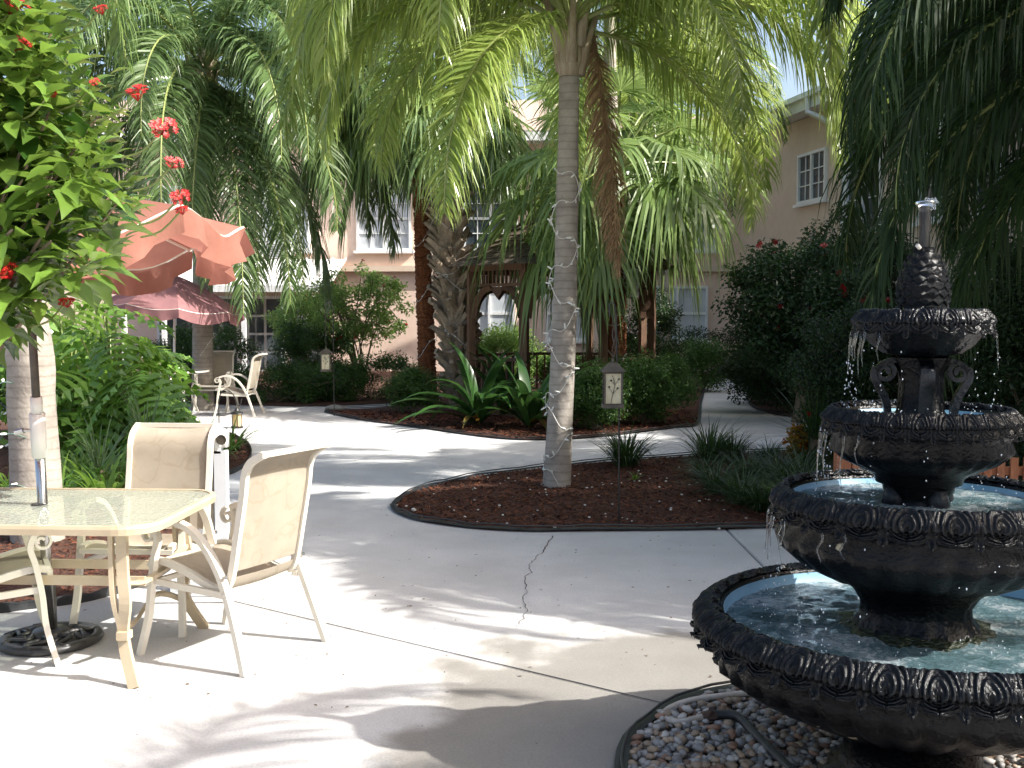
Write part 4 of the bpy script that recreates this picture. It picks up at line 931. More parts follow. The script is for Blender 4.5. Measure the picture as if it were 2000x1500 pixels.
lil = ((130,945,'left of the near trunk foot'), (175,965,'between the near trunk and the chair back'), (225,950,'just left of the sling chair back'), (155,925,'behind the lilies at the trunk'), (25,965,'at the left frame edge behind the table'), (425,905,'right of the grey post, nearer one'), (452,880,'at the rounded end of the left bed'), (205,985,'touching the chair back low down'), (110,985,'right at the foot of the near trunk'))
for k, (u, v, lb) in enumerate(lil):
    t = thing('lily_clump', 'bright green lily clump ' + lb, 'plant', P(u, v), R(0, 6), 'bright green lily clumps in the left bed'); stuff(mobj('blades', LL[k % 3], t, sc=R(1.15, 1.5)))
radial('arching_grass', 'sparse arching green leaves at the hook pole by the path', P(400, 850), 14, .4, .02, M['lily'], 99, (.6, 1.4), (.6, 1.5), 0)

# near flowering shrub (jatropha) at upper left
def jleaf(seed):
    rnd = random.Random(seed); mb = MB(); L = 1.0; w_ = .215 + rnd.uniform(-.03, .03); rows = ((0, .03), (.18, .20), (.42, .27), (.68, .20), (.86, .09), (1.0, 0)); vs = []
    for s, ww in rows: z = -.30 * s * s; vs += [(s, -ww * w_ / .25, z + ww * .35), (s, 0, z), (s, ww * w_ / .25, z + ww * .35)]
    if seed % 2: vs[6] = (.50, -.33, vs[6][2]); vs[8] = (.50, .33, vs[8][2])
    mb.add(vs, [f for k in range(5) for f in ((3*k, 3*k+1, 3*k+4, 3*k+3), (3*k+1, 3*k+2, 3*k+5, 3*k+4))]); mb.add([(-.35, -.012, .03), (-.35, .012, .03), (0, .012, 0), (0, -.012, 0)], [(0, 1, 2, 3)])
    return mb.mesh('leaf', M['jat'], True)
JL = [jleaf(k) for k in range(4)]
js = thing('flowering_shrub', 'large glossy leaved shrub with red flower clusters filling the upper left corner', 'shrub', (-1.95, 3.25, 0))
rnd = random.Random(5); mb = MB(); mb.tube(cat_curve([(0,0,-.02), (.03, 0, .7), (-.05, .05, 1.4), (.0, 0, 1.9)], 4), [.05 - .002 * k for k in range(13)], 8); mb.obj('trunk', M['stem'], js)
tips = []
SIL = ((-80, 110), (0, 135), (60, 165), (150, 235), (250, 262), (330, 275), (400, 325), (450, 312), (500, 255), (560, 175), (620, 70))
while len(tips) < 300:
    uu = rnd.uniform(-260, 330); vv = rnd.uniform(-80, 615); yy = rnd.uniform(2.85, 3.75)
    lim = 0
    for (a_, b_), (c_, d_) in zip(SIL, SIL[1:]):
        if a_ <= vv <= c_: lim = b_ + (d_ - b_) * (vv - a_) / (c_ - a_)
    if uu > lim - 42: continue
    tips.append(PY(uu, vv, yy))
tips.sort(key=lambda p: p.y + max(0, -p.x - 1.45) * 3)
far = MB(); nleaf = 0
for i, p in enumerate(tips):
    pl = p - js.location; s0 = Vector((rnd.uniform(-.1, .1), rnd.uniform(-.1, .1), rnd.uniform(1.0, 1.7)))
    if i % 5 == 0: b = MB(); b.tube(cat_curve([s0, s0.lerp(pl, .5) + UPZ * -.05, pl], 4), [.011 - .0009 * j for j in range(9)], 5); b.obj('branch', M['stem'], js)
    outd = Vector((pl.x - .2, pl.y, .25)).normalized()
    for k in range(13):
        a = k * 2.4; el = .9 - 1.5 * k / 13 + rnd.uniform(-.25, .25); sc_ = rnd.uniform(.075, .12) * (.7 + .5 * k / 13)
        off = outd * (-.012 * k) + Vector((cos(a), sin(a), 0)) * .02
        Mx = Matrix.Translation(pl + off) @ Matrix.Rotation(a, 4, 'Z') @ Matrix.Rotation(-el + .1, 4, 'Y') @ Matrix.Rotation(rnd.uniform(-.5, .5), 4, 'X') @ Matrix.Translation((.35 * sc_, 0, 0)) @ Matrix.Scale(sc_, 4)
        me = rnd.choice(JL)
        if nleaf < 300: o = mobj('leaf', me, js); o.matrix_local = Mx; nleaf += 1
        else: far.add([Mx @ v.co for v in me.vertices], [tuple(f.vertices) for f in me.polygons])
stuff(far.obj('foliage', M['jat'], js, smooth=True))
for (u, v, Y, s) in ((197,17,3.0,.6), (42,85,2.9,.9), (268,178,2.9,.95), (320,250,2.85,1.1), (340,318,2.9,.8), (352,385,2.9,.8), (30,8,3,1.2), (14,530,2.85,.9), (100,180,2.9,.7), (130,590,3.0,.7), (185,160,3,.45), (355,410,2.92,.55)):
    p = PY(u, v, Y) - js.location; mobj('flower', flower_me['red'], js, p, rot=(rnd.uniform(.5, 1.3), rnd.uniform(-.4, .6), rnd.uniform(-.6, .6)), sc=s * .66)
    b = MB(); q = p + Vector((-.13, .05, -.07)); b.tube(cat_curve([p, p.lerp(q, .5) + Vector((0, 0, -.02)), q], 3), .003, 5); b.obj('stalk', M['rachis'], js)

# ------------------------------------------------------------------ patio furniture
def scroll(c, r0, turns, d=1, n=22):
    return [Vector((c[0] + (r0 * (1 - .72 * k / n)) * cos(-pi / 2 * 0 + d * turns * 2 * pi * k / n + pi / 2), 0, c[1] + (r0 * (1 - .72 * k / n)) * sin(d * turns * 2 * pi * k / n + pi / 2))) for k in range(n + 1)]
rail = cat_curve([(.30,0,.445), (.22,0,.452), (.08,0,.42), (-.08,0,.365), (-.16,0,.36), (-.205,0,.42), (-.245,0,.60), (-.285,0,.80), (-.30,0,.90), (-.335,0,.96), (-.41,0,1.00)], 5)
def sling_mesh(pts, w_, name, sag=.012, lip=0):
    V = []; F = []; n = len(pts); m_ = 8
    for i, p in enumerate(pts):
        t = (pts[min(i + 1, n - 1)] - pts[max(i - 1, 0)]).normalized(); nn = Vector((t.z, 0, -t.x))
        for j in range(m_ + 1):
            y = -w_ / 2 + w_ * j / m_; s = 1 - (2 * j / m_ - 1) ** 2; q = p + nn * (sag * s); V.append((q.x, y, q.z))
    for i in range(n - 1):
        for j in range(m_): F.append((i * (m_ + 1) + j, i * (m_ + 1) + j + 1, (i + 1) * (m_ + 1) + j + 1, (i + 1) * (m_ + 1) + j))
    V2 = [(x + .004, y, z - .003) for x, y, z in V]
    mb = MB().add(V, F); mb.add(V2, [f[::-1] for f in F]); return mb.mesh(name, M['sling'], True)
seat_me = sling_mesh(rail[0:26], .47, 'seat_sling', -.012); back_me = sling_mesh(rail[26:], .47, 'back_sling', -.008)
HW = .243
def part_pair(name, builder, mat_, t):
    for sg in (-1, 1):
        mb = MB(); builder(mb, sg); mb.obj(name, mat_, t, smooth=False)
def make_chair(label, loc, rz, mat_=None, group='beige sling chairs round the near table'):
    mat_ = mat_ or M['cream']; t = thing('sling_chair', label, 'chair', loc, rz, group)
    mobj('seat_sling', seat_me, t); mobj('back_sling', back_me, t)
    for sg in (-1, 1):
        y = sg * (HW - .015)
        mb = MB(); mb.rect([p + Vector((0, y, 0)) for p in rail], .013, .016); mb.obj('sling_rail', mat_, t)
        y = sg * (HW + .022)
        arm = cat_curve([(.24,y,.632), (.17,y,.655), (.08,y,.655), (-.02,y,.615), (-.11,y,.53), (-.19,y,.40), (-.27,y+sg*.012,.20), (-.34,y+sg*.03,0.0)], 5)
        mb = MB(); mb.rect(arm, .019, .014); mb.obj('arm_and_rear_leg', mat_, t)
        leg = cat_curve([(.235,y,.618), (.215,y,.56), (.235,y,.48), (.26,y,.34), (.275,y+sg*.01,.18), (.32,y+sg*.025,.0)], 5)
        mb = MB(); mb.rect(leg, .016, .013); mb.obj('front_leg', mat_, t)
        sc_ = [p + Vector((0, y, 0)) for p in scroll((.265, .585), .045, 1.15, -1)]
        mb = MB(); mb.rect(sc_, .016, .006); mb.obj('arm_scroll', mat_, t)
        mb = MB(); mb.rect([(.26, y * .95, .36), (.1, y * .95, .35), (-.2, y * .95, .34)], .010, .015); mb.obj('seat_brace', mat_, t)
        for (x, z) in ((-.205, .36), (-.21, .43), (-.215, .33)):
            mb = MB(); mb.tube([(x, y, z), (x, y + sg * .022, z)], .009, 8); mb.obj('bolt', M['chrome'], t)
    for (x, z) in ((.298, .43), (-.405, 1.0), (-.16, .345), (.24, .36)):
        mb = MB(); mb.rect([(x, -HW, z), (x, HW, z)], .012, .012); mb.obj('crossbar', mat_, t)
    return t
# chair 1: rear feet at (485,1320) and (630,1250), front foot at (265,1278)
rf1 = P(485, 1322); rf2 = P(632, 1252); ff1 = P(266, 1277); fdir = (ff1 - rf1).normalized(); c1 = (rf1 + rf2) / 2 + fdir * .34
chair1 = make_chair('cream sling chair turned side on at the right end of the near glass table', c1, atan2(fdir.y, fdir.x))
ch2 = copy_tree(chair1); ch2.location = (-1.93, 5.62, 0); ch2.rotation_euler.z = radians(-94); ch2['label'] = 'beige sling chair facing the camera on the far side of the near table'
ch3 = copy_tree(chair1); ch3.location = (-2.52, 4.95, 0); ch3.rotation_euler.z = radians(28); ch3['label'] = 'cream sling chair cut off by the left frame edge, arms and front legs showing'
# table
tb = thing('patio_table', 'rectangular tan framed patio table with wavy glass top at lower left', 'table', (-2.27, 5.03, 0), radians(-3))
TW, TD, TZ = 1.50, 1.0, .715
def rrect(w_, d_, r, n=6):
    out = []
    for cx, cy, a0 in ((w_/2-r, d_/2-r, 0), (-w_/2+r, d_/2-r, pi/2), (-w_/2+r, -d_/2+r, pi), (w_/2-r, -d_/2+r, 3*pi/2)):
        for k in range(n + 1): a = a0 + pi / 2 * k / n; out.append(Vector((cx + r * cos(a), cy + r * sin(a), 0)))
    return out
rr_o = rrect(TW, TD, .17, 8); rr_i = rrect(TW - .05, TD - .05, .15, 8); n = len(rr_o)
mb = MB(); vs = []
for pa_, pb_ in zip(rr_o, rr_i): vs += [pa_ + UPZ * (TZ - .035), pa_ * 1.004 + UPZ * (TZ - .008), pa_ * .996 + UPZ * (TZ + .006), pb_ + UPZ * (TZ + .006), pb_ + UPZ * (TZ - .035)]
mb.add(vs, [(5 * i + k, 5 * ((i + 1) % n) + k, 5 * ((i + 1) % n) + (k + 1) % 5, 5 * i + (k + 1) % 5) for i in range(n) for k in range(5)]); mb.obj('table_frame', M['tan'], tb, smooth=False)
gm = bpy.data.materials.new('wavy_table_glass'); gm.use_nodes = True; nn_ = gm.node_tree.nodes; LL_ = gm.node_tree.links; pb = nn_['Principled BSDF']
pb.inputs['Base Color'].default_value = (.62,.66,.58,1); pb.inputs['Roughness'].default_value = .12; pb.inputs['IOR'].default_value = 1.45
tr_ = nn_.new('ShaderNodeBsdfTransparent'); tr_.inputs[0].default_value = (.80,.83,.76,1); mx_ = nn_.new('ShaderNodeMixShader'); mx_.inputs[0].default_value = .42
vo = nn_.new('ShaderNodeTexVoronoi'); vo.inputs['Scale'].default_value = 45; tcx = nn_.new('ShaderNodeTexCoord'); LL_.new(tcx.outputs['Object'], vo.inputs[0]); bp_ = nn_.new('ShaderNodeBump'); bp_.inputs['Distance'].default_value = .004; LL_.new(vo.outputs[0], bp_.inputs['Height']); LL_.new(bp_.outputs[0], pb.inputs['Normal'])
LL_.new(tr_.outputs[0], mx_.inputs[1]); LL_.new(pb.outputs[0], mx_.inputs[2]); LL_.new(mx_.outputs[0], nn_['Material Output'].inputs[0]); M['tglass'] = gm
gi = rrect(TW - .052, TD - .052, .149, 8); mb = MB(); mb.add([p + UPZ * (TZ - .006) for p in gi] + [p + UPZ * (TZ + .001) for p in gi], [tuple(range(n))[::-1], tuple(range(n, 2 * n))]); mb.obj('glass_top', M['tglass'], tb)
for sx in (-1, 1):
    for sy in (-1, 1):
        lx, ly = sx * (TW / 2 - .17), sy * (TD / 2 - .12); o_ = Vector((sx * .7, sy * .7, 0))
        for q in (0, 1):
            off = Vector((.05 * q * -sx, .0, 0)); leg = cat_curve([Vector((lx, ly, TZ - .03)) + off, Vector((lx, ly, .50)) + off, Vector((lx, ly, .36)) + off + o_ * .02, Vector((lx, ly, .2)) - o_ * .01, Vector((lx, ly, 0)) + o_ * .10], 5)
            if q == 0 or True:
                mb = MB(); mb.rect(leg if q == 0 else leg[:15], .013, .024 if q == 0 else .010); mb.obj('leg' if q == 0 else 'leg_strut', M['tan'], tb)
        mb = MB(); mb.box((lx, ly, .215), (.05, .06, .035)); mb.obj('leg_collar', M['tan'], tb)
for sy in (-.16, .16):
    mb = MB(); mb.rect([(-TW / 2 + .16, sy, .40), (TW / 2 - .16, sy, .40)], .008, .022); mb.obj('stretcher', M['tan'], tb)
for sx in (-1, 1):
    lx = sx * (TW / 2 - .17); mb = MB(); mb.rect(cat_curve([(lx, -TD / 2 + .12, .45), (lx, -.16, .40), (lx, .16, .40), (lx, TD / 2 - .12, .45)], 5), .008, .02); mb.obj('end_stretcher', M['tan'], tb)
    mb = MB(); mb.rect(cat_curve([(lx, TD / 2 - .12, .16), (lx - sx * .1, .25, .23), (lx - sx * .12, 0, .15), (lx - sx * .1, -.2, .22)], 5), .008, .012); mb.obj('scroll_brace', M['tan'], tb)
mb = MB(); mb.tube([(0, 0, TZ - .02), (0, 0, TZ + .008)], .035, 16); mb.obj('umbrella_ring', M['black'], tb, loc=(0, .03, 0))

# umbrella over the near table: tilted, wind-crumpled canopy
ub = thing('patio_umbrella', 'terracotta canvas umbrella with a wind lifted edge over the near table', 'umbrella', (-2.29, 5.20, 0))
top = Vector((.09, -.36, 2.20)); ax = lambda z: Vector((top.x * z / 2.2, top.y * z / 2.2, z))
mb = MB(); mb.tube([ax(.05), ax(.55), ax(1.0)], .024, 12); mb.obj('lower_pole', M['chrome'], ub, smooth=True)
mb = MB(); mb.tube([ax(1.0), ax(1.4), ax(2.2)], .019, 12); mb.obj('upper_pole', M['bronze'], ub, smooth=True)
mb = MB(); mb.tube([ax(.95), ax(1.16)], .036, 12); mb.tube([ax(1.16), ax(1.24)], .028, 12); mb.obj('crank_sleeve', M['white'], ub, smooth=True)
mb = MB(); q = ax(1.08); mb.tube([q, q + Vector((-.06, -.02, 0))], .008, 6); mb.tube([q + Vector((-.06, -.02, 0)), q + Vector((-.10, -.02, -.01))], .014, 6); mb.obj('lock_knob', M['chrome'], ub)
def ornate_base(t, r=.26):
    mb = MB(); mb.tube([(0, 0, .01), (0, 0, .16), (0, 0, .28)], [.032, .030, .028], 14); mb.obj('base_socket', M['iron'], t, smooth=True)
    mb = MB(); mb.lathe([(r, .005), (r + .012, .02), (r, .04), (r - .03, .045), (r - .045, .03), (r - .045, .005)], 40); mb.lathe([(.03, .075), (.08, .07), (.095, .05), (.09, .005)], 24); mb.obj('base_ring', M['iron'], t, smooth=True)
    mb = MB(); mb.lathe([(r - .05, .014), (.09, .022)], 40); mb.obj('base_plate', M['iron'], t)
    for k in range(8):
        a = k * pi / 4; d = Vector((cos(a), sin(a), 0)); e = Vector((-sin(a), cos(a), 0)); c = [d * (.09 + .14 * s) + e * (.045 * sin(s * pi * 2)) + UPZ * (.055 - .02 * s) for s in [j / 10 for j in range(11)]]
        mb = MB(); mb.tube(c, .011, 6); c = [d * (.12 + .09 * s) - e * (.05 * sin(s * pi)) + UPZ * (.05 - .015 * s) for s in [j / 8 for j in range(9)]]; mb.tube(c, .008, 6); mb.obj('scroll_tracery', M['iron'], t, smooth=True)
ornate_base(ub, .235)
def canopy(t, apex, rad, drop, seg, mat_, val, tilt=(0, 0), sag=.06, wav=.02, seed=0, deform=None, rot0=0, rim_mat=None):
    rnd = random.Random(seed); NJ = 10; NI = 8
    rim = []
    for k in range(seg):
        a0 = rot0 + 2 * pi * k / seg; a1 = rot0 + 2 * pi * (k + 1) / seg; V = []; F = []
        def pt(s, u):
            r = rad * s; A_ = Vector((cos(a0), sin(a0), 0)) * r; B_ = Vector((cos(a1), sin(a1), 0)) * r; p = A_.lerp(B_, u)
            z = -drop * (s ** 1.25) - sag * sin(pi * u) * s * s
            p = Vector((p.x, p.y, z + p.x * tilt[0] + p.y * tilt[1]))
            if deform: p = deform(p, s, (a0 + (a1 - a0) * u))
            return p
        for i in range(NI + 1):
            for j in range(NJ + 1): V.append(apex + pt(i / NI, j / NJ))
        for i in range(NI):
            for j in range(NJ): F.append((i * (NJ + 1) + j, (i + 1) * (NJ + 1) + j, (i + 1) * (NJ + 1) + j + 1, i * (NJ + 1) + j + 1))
        mb = MB().add(V, F); pn = mb.obj('canopy_panel', mat_, t, smooth=True)
        # valance
        V = []; F = []; ph = rnd.uniform(0, 6)
        for j in range(NJ + 1):
            p = apex + pt(1, j / NJ); o_ = Vector((p.x - apex.x, p.y - apex.y, 0)).normalized()
            for i in range(4):
                h = i / 3; sc_ = .78 + .22 * abs(sin(pi * j / NJ)); V.append(p + UPZ * (-val * h * sc_) + o_ * (.012 + wav * h * sin(j * 1.9 + ph)))
        for j in range(NJ):
            for i in range(3): F.append((j * 4 + i, j * 4 + i + 1, (j + 1) * 4 + i + 1, (j + 1) * 4 + i))
        mb = MB().add(V, F); mb.obj('valance', mat_, t, smooth=True)
        mb = MB(); mb.tube([apex + pt(s, 0) + UPZ * -.015 for s in [i / 6 for i in range(7)]], .007, 6); mb.obj('rib', rim_mat or M['cream'], t)
        tips_ = [apex + pt(1, j / NJ) + UPZ * .002 for j in range(NJ + 1)]; mb = MB(); mb.tube(tips_, .006, 5); mb.obj('piping', M['cream'], t)
def dfm(p, s, a):
    # the wind has thrown the right front edge up and folded it back
    k = math.exp(-((a - 5.9) / .42) ** 2) * max(0, s - .45)
    k2 = math.exp(-((a - 5.25) / .30) ** 2) * max(0, s - .45)
    return p + Vector((.10 * k, .1 * k, .12 * k)) + UPZ * (.015 * sin(a * 9) * s * s)
canopy(ub, top + UPZ * .02, .95, .30, 8, M['umb'], .14, tilt=(.10, .0), sag=.07, wav=.05, seed=3, deform=dfm, rot0=.22)
mb = MB(); mb.lathe([(.0, .09), (.02, .07), (.03, .03), (.025, 0)], 12); mb.obj('finial', M['bronze'], ub, loc=top + UPZ * .03)

# grey post behind the far chair
gpst = thing('metal_post', 'pale grey metal post with a rounded head behind the far side chair', 'post', (-1.86 + .17, 6.15, 0))
mb = MB(); mb.box((0, 0, .42), (.07, .06, .84)); mb.obj('column', M['greypost'], gpst)
mb = MB(); mb.box((-.06, 0, .42), (.035, .05, .83)); mb.obj('side_channel', M['chrome'], gpst)
bm = bmesh.new(); bmesh.ops.create_cube(bm, size=1, matrix=Matrix.Diagonal((.14, .13, .17, 1))); bmesh.ops.bevel(bm, geom=bm.edges[:], offset=.035, segments=4, affect='EDGES'); me = bpy.data.meshes.new('head'); bm.to_mesh(me); bm.free(); me.materials.append(M['white']); me.polygons.foreach_set('use_smooth', [True] * len(me.polygons)); mobj('head', me, gpst, (-.03, 0, .91))
mb = MB(); mb.box((-.1, .02, .05), (.36, .24, .09)); mb.obj('foot', M['greypost'], gpst)
mb = MB(); mb.lathe([(.0, 0), (.03, 0), (.03, .004)], 16); o = mb.obj('keyhole', M['bronze'], gpst, loc=(.02, -.067, .91)); o.rotation_euler = (pi / 2, 0, 0)

# far table set with rose umbrella
ft = thing('patio_table', 'small round glass table under the rose parasol', 'table', (-5.55, 17.4, 0))
mb = MB(); mb.lathe([(.56, .70), (.585, .705), (.585, .725), (.56, .73)], 32); mb.obj('table_frame', M['cream'], ft, smooth=True)
mb = MB(); mb.disc((0, 0, .722), .56, 32); mb.obj('glass_top', M['tglass'], ft)
for k in range(4):
    a = pi / 4 + k * pi / 2; mb = MB(); mb.rect(cat_curve([(cos(a) * .45, sin(a) * .45, .70), (cos(a) * .33, sin(a) * .33, .35), (cos(a) * .45, sin(a) * .45, 0)], 4), .015, .015); mb.obj('leg', M['cream'], ft)
fu = thing('patio_umbrella', 'faded rose parasol open over the far table', 'umbrella', (-5.52, 17.4, 0))
ft_top = Vector((.08, -.15, 2.28))
mb = MB(); mb.tube([(-.05, 0, .0), (.0, 0, 1.0), ft_top], .020, 10); mb.obj('pole', M['white'], fu, smooth=True); ornate_base(fu)
canopy(fu, ft_top, 1.06, .50, 8, M['umb_pink'], .17, tilt=(-.10, .02), sag=.05, wav=.025, seed=8, rot0=.35)
mb = MB(); mb.lathe([(.0, .11), (.02, .08), (.03, .03), (.02, 0)], 12); mb.obj('finial', M['white'], fu, loc=ft_top)
FG = 'beige sling chairs round the far table'
for (x, y, r_, lb) in ((-5.55, 16.45, 88, 'beige sling chair with its back to the camera at the far table'), (-5.1, 18.3, -90, 'beige sling chair facing the camera beyond the far table beside the palm trunk'), (-4.45, 17.3, 178, 'beige sling chair seen from the side at the right of the far table'), (-6.6, 17.5, 5, 'beige sling chair at the left of the far table half hidden by the philodendron'), (-6.15, 18.3, -70, 'beige sling chair at the back left of the far table')):
    c = copy_tree(chair1); c.location = (x, y, 0); c.rotation_euler.z = radians(r_); c['label'] = lb; c['group'] = FG

# ------------------------------------------------------------------ lanterns, hooks, path light
def lantern_mesh(t, o, s=1.0):
    mb = MB(); mb.add([Vector(p) * s + o for p in ((-.095,-.095,.0),(.095,-.095,0),(.095,.095,0),(-.095,.095,0),(-.03,-.03,.065),(.03,-.03,.065),(.03,.03,.065),(-.03,.03,.065))], [(0,1,5,4),(1,2,6,5),(2,3,7,6),(3,0,4,7),(4,5,6,7),(3,2,1,0)])
    mb.tube([o + UPZ * .065 * s, o + UPZ * .10 * s], .012 * s, 6); mb.obj('lantern_roof', M['bronze'], t)
    mb = MB()
    for x in (-1, 1):
        for y in (-1, 1): mb.box(o + Vector((x * .066, y * .066, -.125)) * s, (.012 * s, .012 * s, .25 * s))
    mb.box(o + Vector((0, 0, -.265)) * s, (.16 * s, .16 * s, .03 * s)); mb.box(o + Vector((0, 0, -.008)) * s, (.15 * s, .15 * s, .014 * s)); mb.obj('lantern_frame', M['bronze'], t)
    mb = MB(); mb.box(o + Vector((0, 0, -.13)) * s, (.118 * s, .118 * s, .232 * s)); mb.obj('lantern_glass', M['frost'], t)
    mb = MB()
    for f in range(4):
        Mr = Matrix.Rotation(f * pi / 2, 3, 'Z'); st = [Vector((-.02, -.064, -.245)), Vector((-.005, -.064, -.17)), Vector((.01, -.064, -.1)), Vector((-.01, -.064, -.03))]; mb.tube([Mr @ p * s + o for p in cat_curve(st, 3)], .0025 * s, 4)
        for (i, dx, dz) in ((1, .035, .04), (1, -.03, .05), (2, .03, .04), (2, -.03, .03)):
            a_ = st[i]; b_ = a_ + Vector((dx, 0, dz)); mb.tube([Mr @ a_ * s + o, Mr @ b_ * s + o], .002 * s, 4); e1 = b_ + Vector((.012, 0, .004)); mb.add([Mr @ q * s + o for q in (b_ + Vector((-.008, -.001, 0)), b_ + Vector((0, -.001, .012)), e1, b_ + Vector((0, -.001, -.006)))], [(0, 1, 2, 3)])
    mb.obj('twig_ornament', M['black'], t)
lp = P(1209, 1024); ln = thing('garden_lantern', 'bronze lantern with leafy frosted glass hanging on a pole in the teardrop bed', 'lantern', lp)
mb = MB(); mb.tube([(0, 0, -.02), (-.005, 0, .9), (-.02, .02, 1.25), (-.03, .02, 1.62)], .007, 6)
mb.tube(cat_curve([(-.03, .02, 1.62), (-.05, .0, 1.72), (-.085, -.02, 1.70), (-.085, -.03, 1.62)], 5), .006, 6); mb.obj('hook_pole', M['black'], ln)
mb = MB()
for sg in (-1, 1): mb.tube([Vector((-.05 + sg * .012 * sin(k * .8), -.02 + .012 * cos(k * .8), 1.30 + .03 * k)) for k in range(12)], .004, 5)
mb.obj('hanging_wire', M['bronze'], ln)
lantern_mesh(ln, PY(1197, 725, lp.y - .03) - lp, 1.0)
lp2 = PY(637, 690, 17.2); ln2 = thing('garden_lantern', 'small dark lantern on a thin pole in front of the far hedge', 'lantern', (lp2.x, 17.2, 0))
mb = MB(); mb.tube([(.12, 0, -.02), (.12, 0, 1.75)], .008, 6); mb.tube(cat_curve([(.12, 0, 1.75), (.06, 0, 1.85), (0, 0, 1.78), (0, 0, lp2.z + .1)], 5), .007, 6); mb.obj('hook_pole', M['black'], ln2); lantern_mesh(ln2, Vector((0, 0, lp2.z)), 1.05)
sp = P(428, 838); sh2 = thing('shepherd_hook', 'empty black shepherd hook arching beside the path light', 'garden hook', sp)
H_ = 1.62 - (762 - 617) / FPX * sp.y
mb = MB(); mb.tube(cat_curve([(0,0,-.02), (0, 0, .3), (.0, 0, H_ - .15), (.05, 0, H_ - .02), (.13, 0, H_), (.22, 0, H_ - .08), (.27, 0, H_ - .22), (.31, 0, H_ - .2), (.33, 0, H_ - .12)], 5), .008, 6); mb.obj('hook_rod', M['black'], sh2)
pl_ = P(463, 836); pt_ = thing('path_light', 'short path light with black pagoda cap and amber body by the patio edge', 'path light', pl_)
mb = MB(); mb.lathe([(.0, .30), (.02, .28), (.035, .255), (.09, .22), (.095, .205), (0, .205)], 12); mb.obj('cap', M['black'], pt_)
mb = MB(); mb.lathe([(.06, .03), (.064, .11), (.06, .205)], 12); mb.obj('light_body', M['amber'], pt_, smooth=True)
mb = MB(); mb.lathe([(.0, .03), (.085, .03), (.09, .0)], 12); mb.obj('foot', M['black'], pt_)
for k in range(4): a = k * pi / 2 + .4; mb = MB(); mb.box((cos(a) * .067, sin(a) * .067, .117), (.01, .01, .175), a); mb.obj('mullion', M['bronze'], pt_)

# ------------------------------------------------------------------ cedar picket fence behind the fountain
fa = PY(1655, 897, 7.55); FH = .62
fe = thing('picket_fence', 'low reddish cedar picket fence behind the fountain bowls', 'fence', (fa.x, 7.55, 0), radians(-3))
for k in range(22):
    mb = MB(); mb.box((.06 + k * .092, 0, FH / 2), (.052, .022, FH), 0); mb.obj('picket', M['wood_red'], fe)
for z in (.12, FH - .1): mb = MB(); mb.box((1.02, .035, z), (2.1, .035, .06)); mb.obj('rail', M['wood_red'], fe)
for x in (-.03, 2.1): mb = MB(); mb.box((x, .02, (FH + .04) / 2), (.10, .10, FH + .04)); mb.obj('post', M['wood_red'], fe)

# ------------------------------------------------------------------ the fountain
fo = thing('fountain', 'tall black four tier fountain with leafy rims, blue lined basin and pineapple top', 'fountain', FC)
fm = mat('wet_black_stone', (.0014,.0019,.0030), .20, spec=.20, col2=(.004,.0045,.005), scale=7, detail=8, bump=.006, bscale=70, cr=(.4, .7))
def fountain_mat():
    n = fm.node_tree.nodes; L = fm.node_tree.links; pb = n['Principled BSDF']; tc = n['Texture Coordinate']; src = pb.inputs['Base Color'].links[0].from_socket
    # pale tint on raised edges: ridge highlights put into the colour
    ge = n.new('ShaderNodeNewGeometry'); rp = n.new('ShaderNodeValToRGB'); rp.color_ramp.elements[0].position = .53; rp.color_ramp.elements[1].position = .64; L.new(ge.outputs['Pointiness'], rp.inputs[0])
    no = n.new('ShaderNodeTexNoise'); no.inputs['Scale'].default_value = 14; no.inputs['Detail'].default_value = 5; L.new(tc.outputs['Object'], no.inputs[0]); r2 = n.new('ShaderNodeValToRGB'); r2.color_ramp.elements[0].position = .35; r2.color_ramp.elements[1].position = .62; L.new(no.outputs[0], r2.inputs[0])
    mu = n.new('ShaderNodeMath'); mu.operation = 'MULTIPLY'; L.new(rp.outputs[0], mu.inputs[0]); L.new(r2.outputs[0], mu.inputs[1])
    mx = n.new('ShaderNodeMix'); mx.data_type = 'RGBA'; L.new(mu.outputs[0], mx.inputs[0]); L.new(src, mx.inputs[6]); mx.inputs[7].default_value = (.040,.044,.050,1)
    # few big chips
    n3 = n.new('ShaderNodeTexNoise'); n3.inputs['Scale'].default_value = 4.3; n3.inputs['Detail'].default_value = 6; L.new(tc.outputs['Object'], n3.inputs[0]); r3 = n.new('ShaderNodeValToRGB'); r3.color_ramp.elements[0].position = .70; r3.color_ramp.elements[1].position = .71; L.new(n3.outputs[0], r3.inputs[0])
    m2 = n.new('ShaderNodeMix'); m2.data_type = 'RGBA'; L.new(r3.outputs[0], m2.inputs[0]); L.new(mx.outputs[2], m2.inputs[6]); m2.inputs[7].default_value = (.38,.34,.25,1); L.new(m2.outputs[2], pb.inputs['Base Color'])
fountain_mat(); M['fst'] = fm
M['blue'] = mat('blue_basin_paint', (.16,.34,.50), .5, col2=(.24,.44,.60), scale=5)
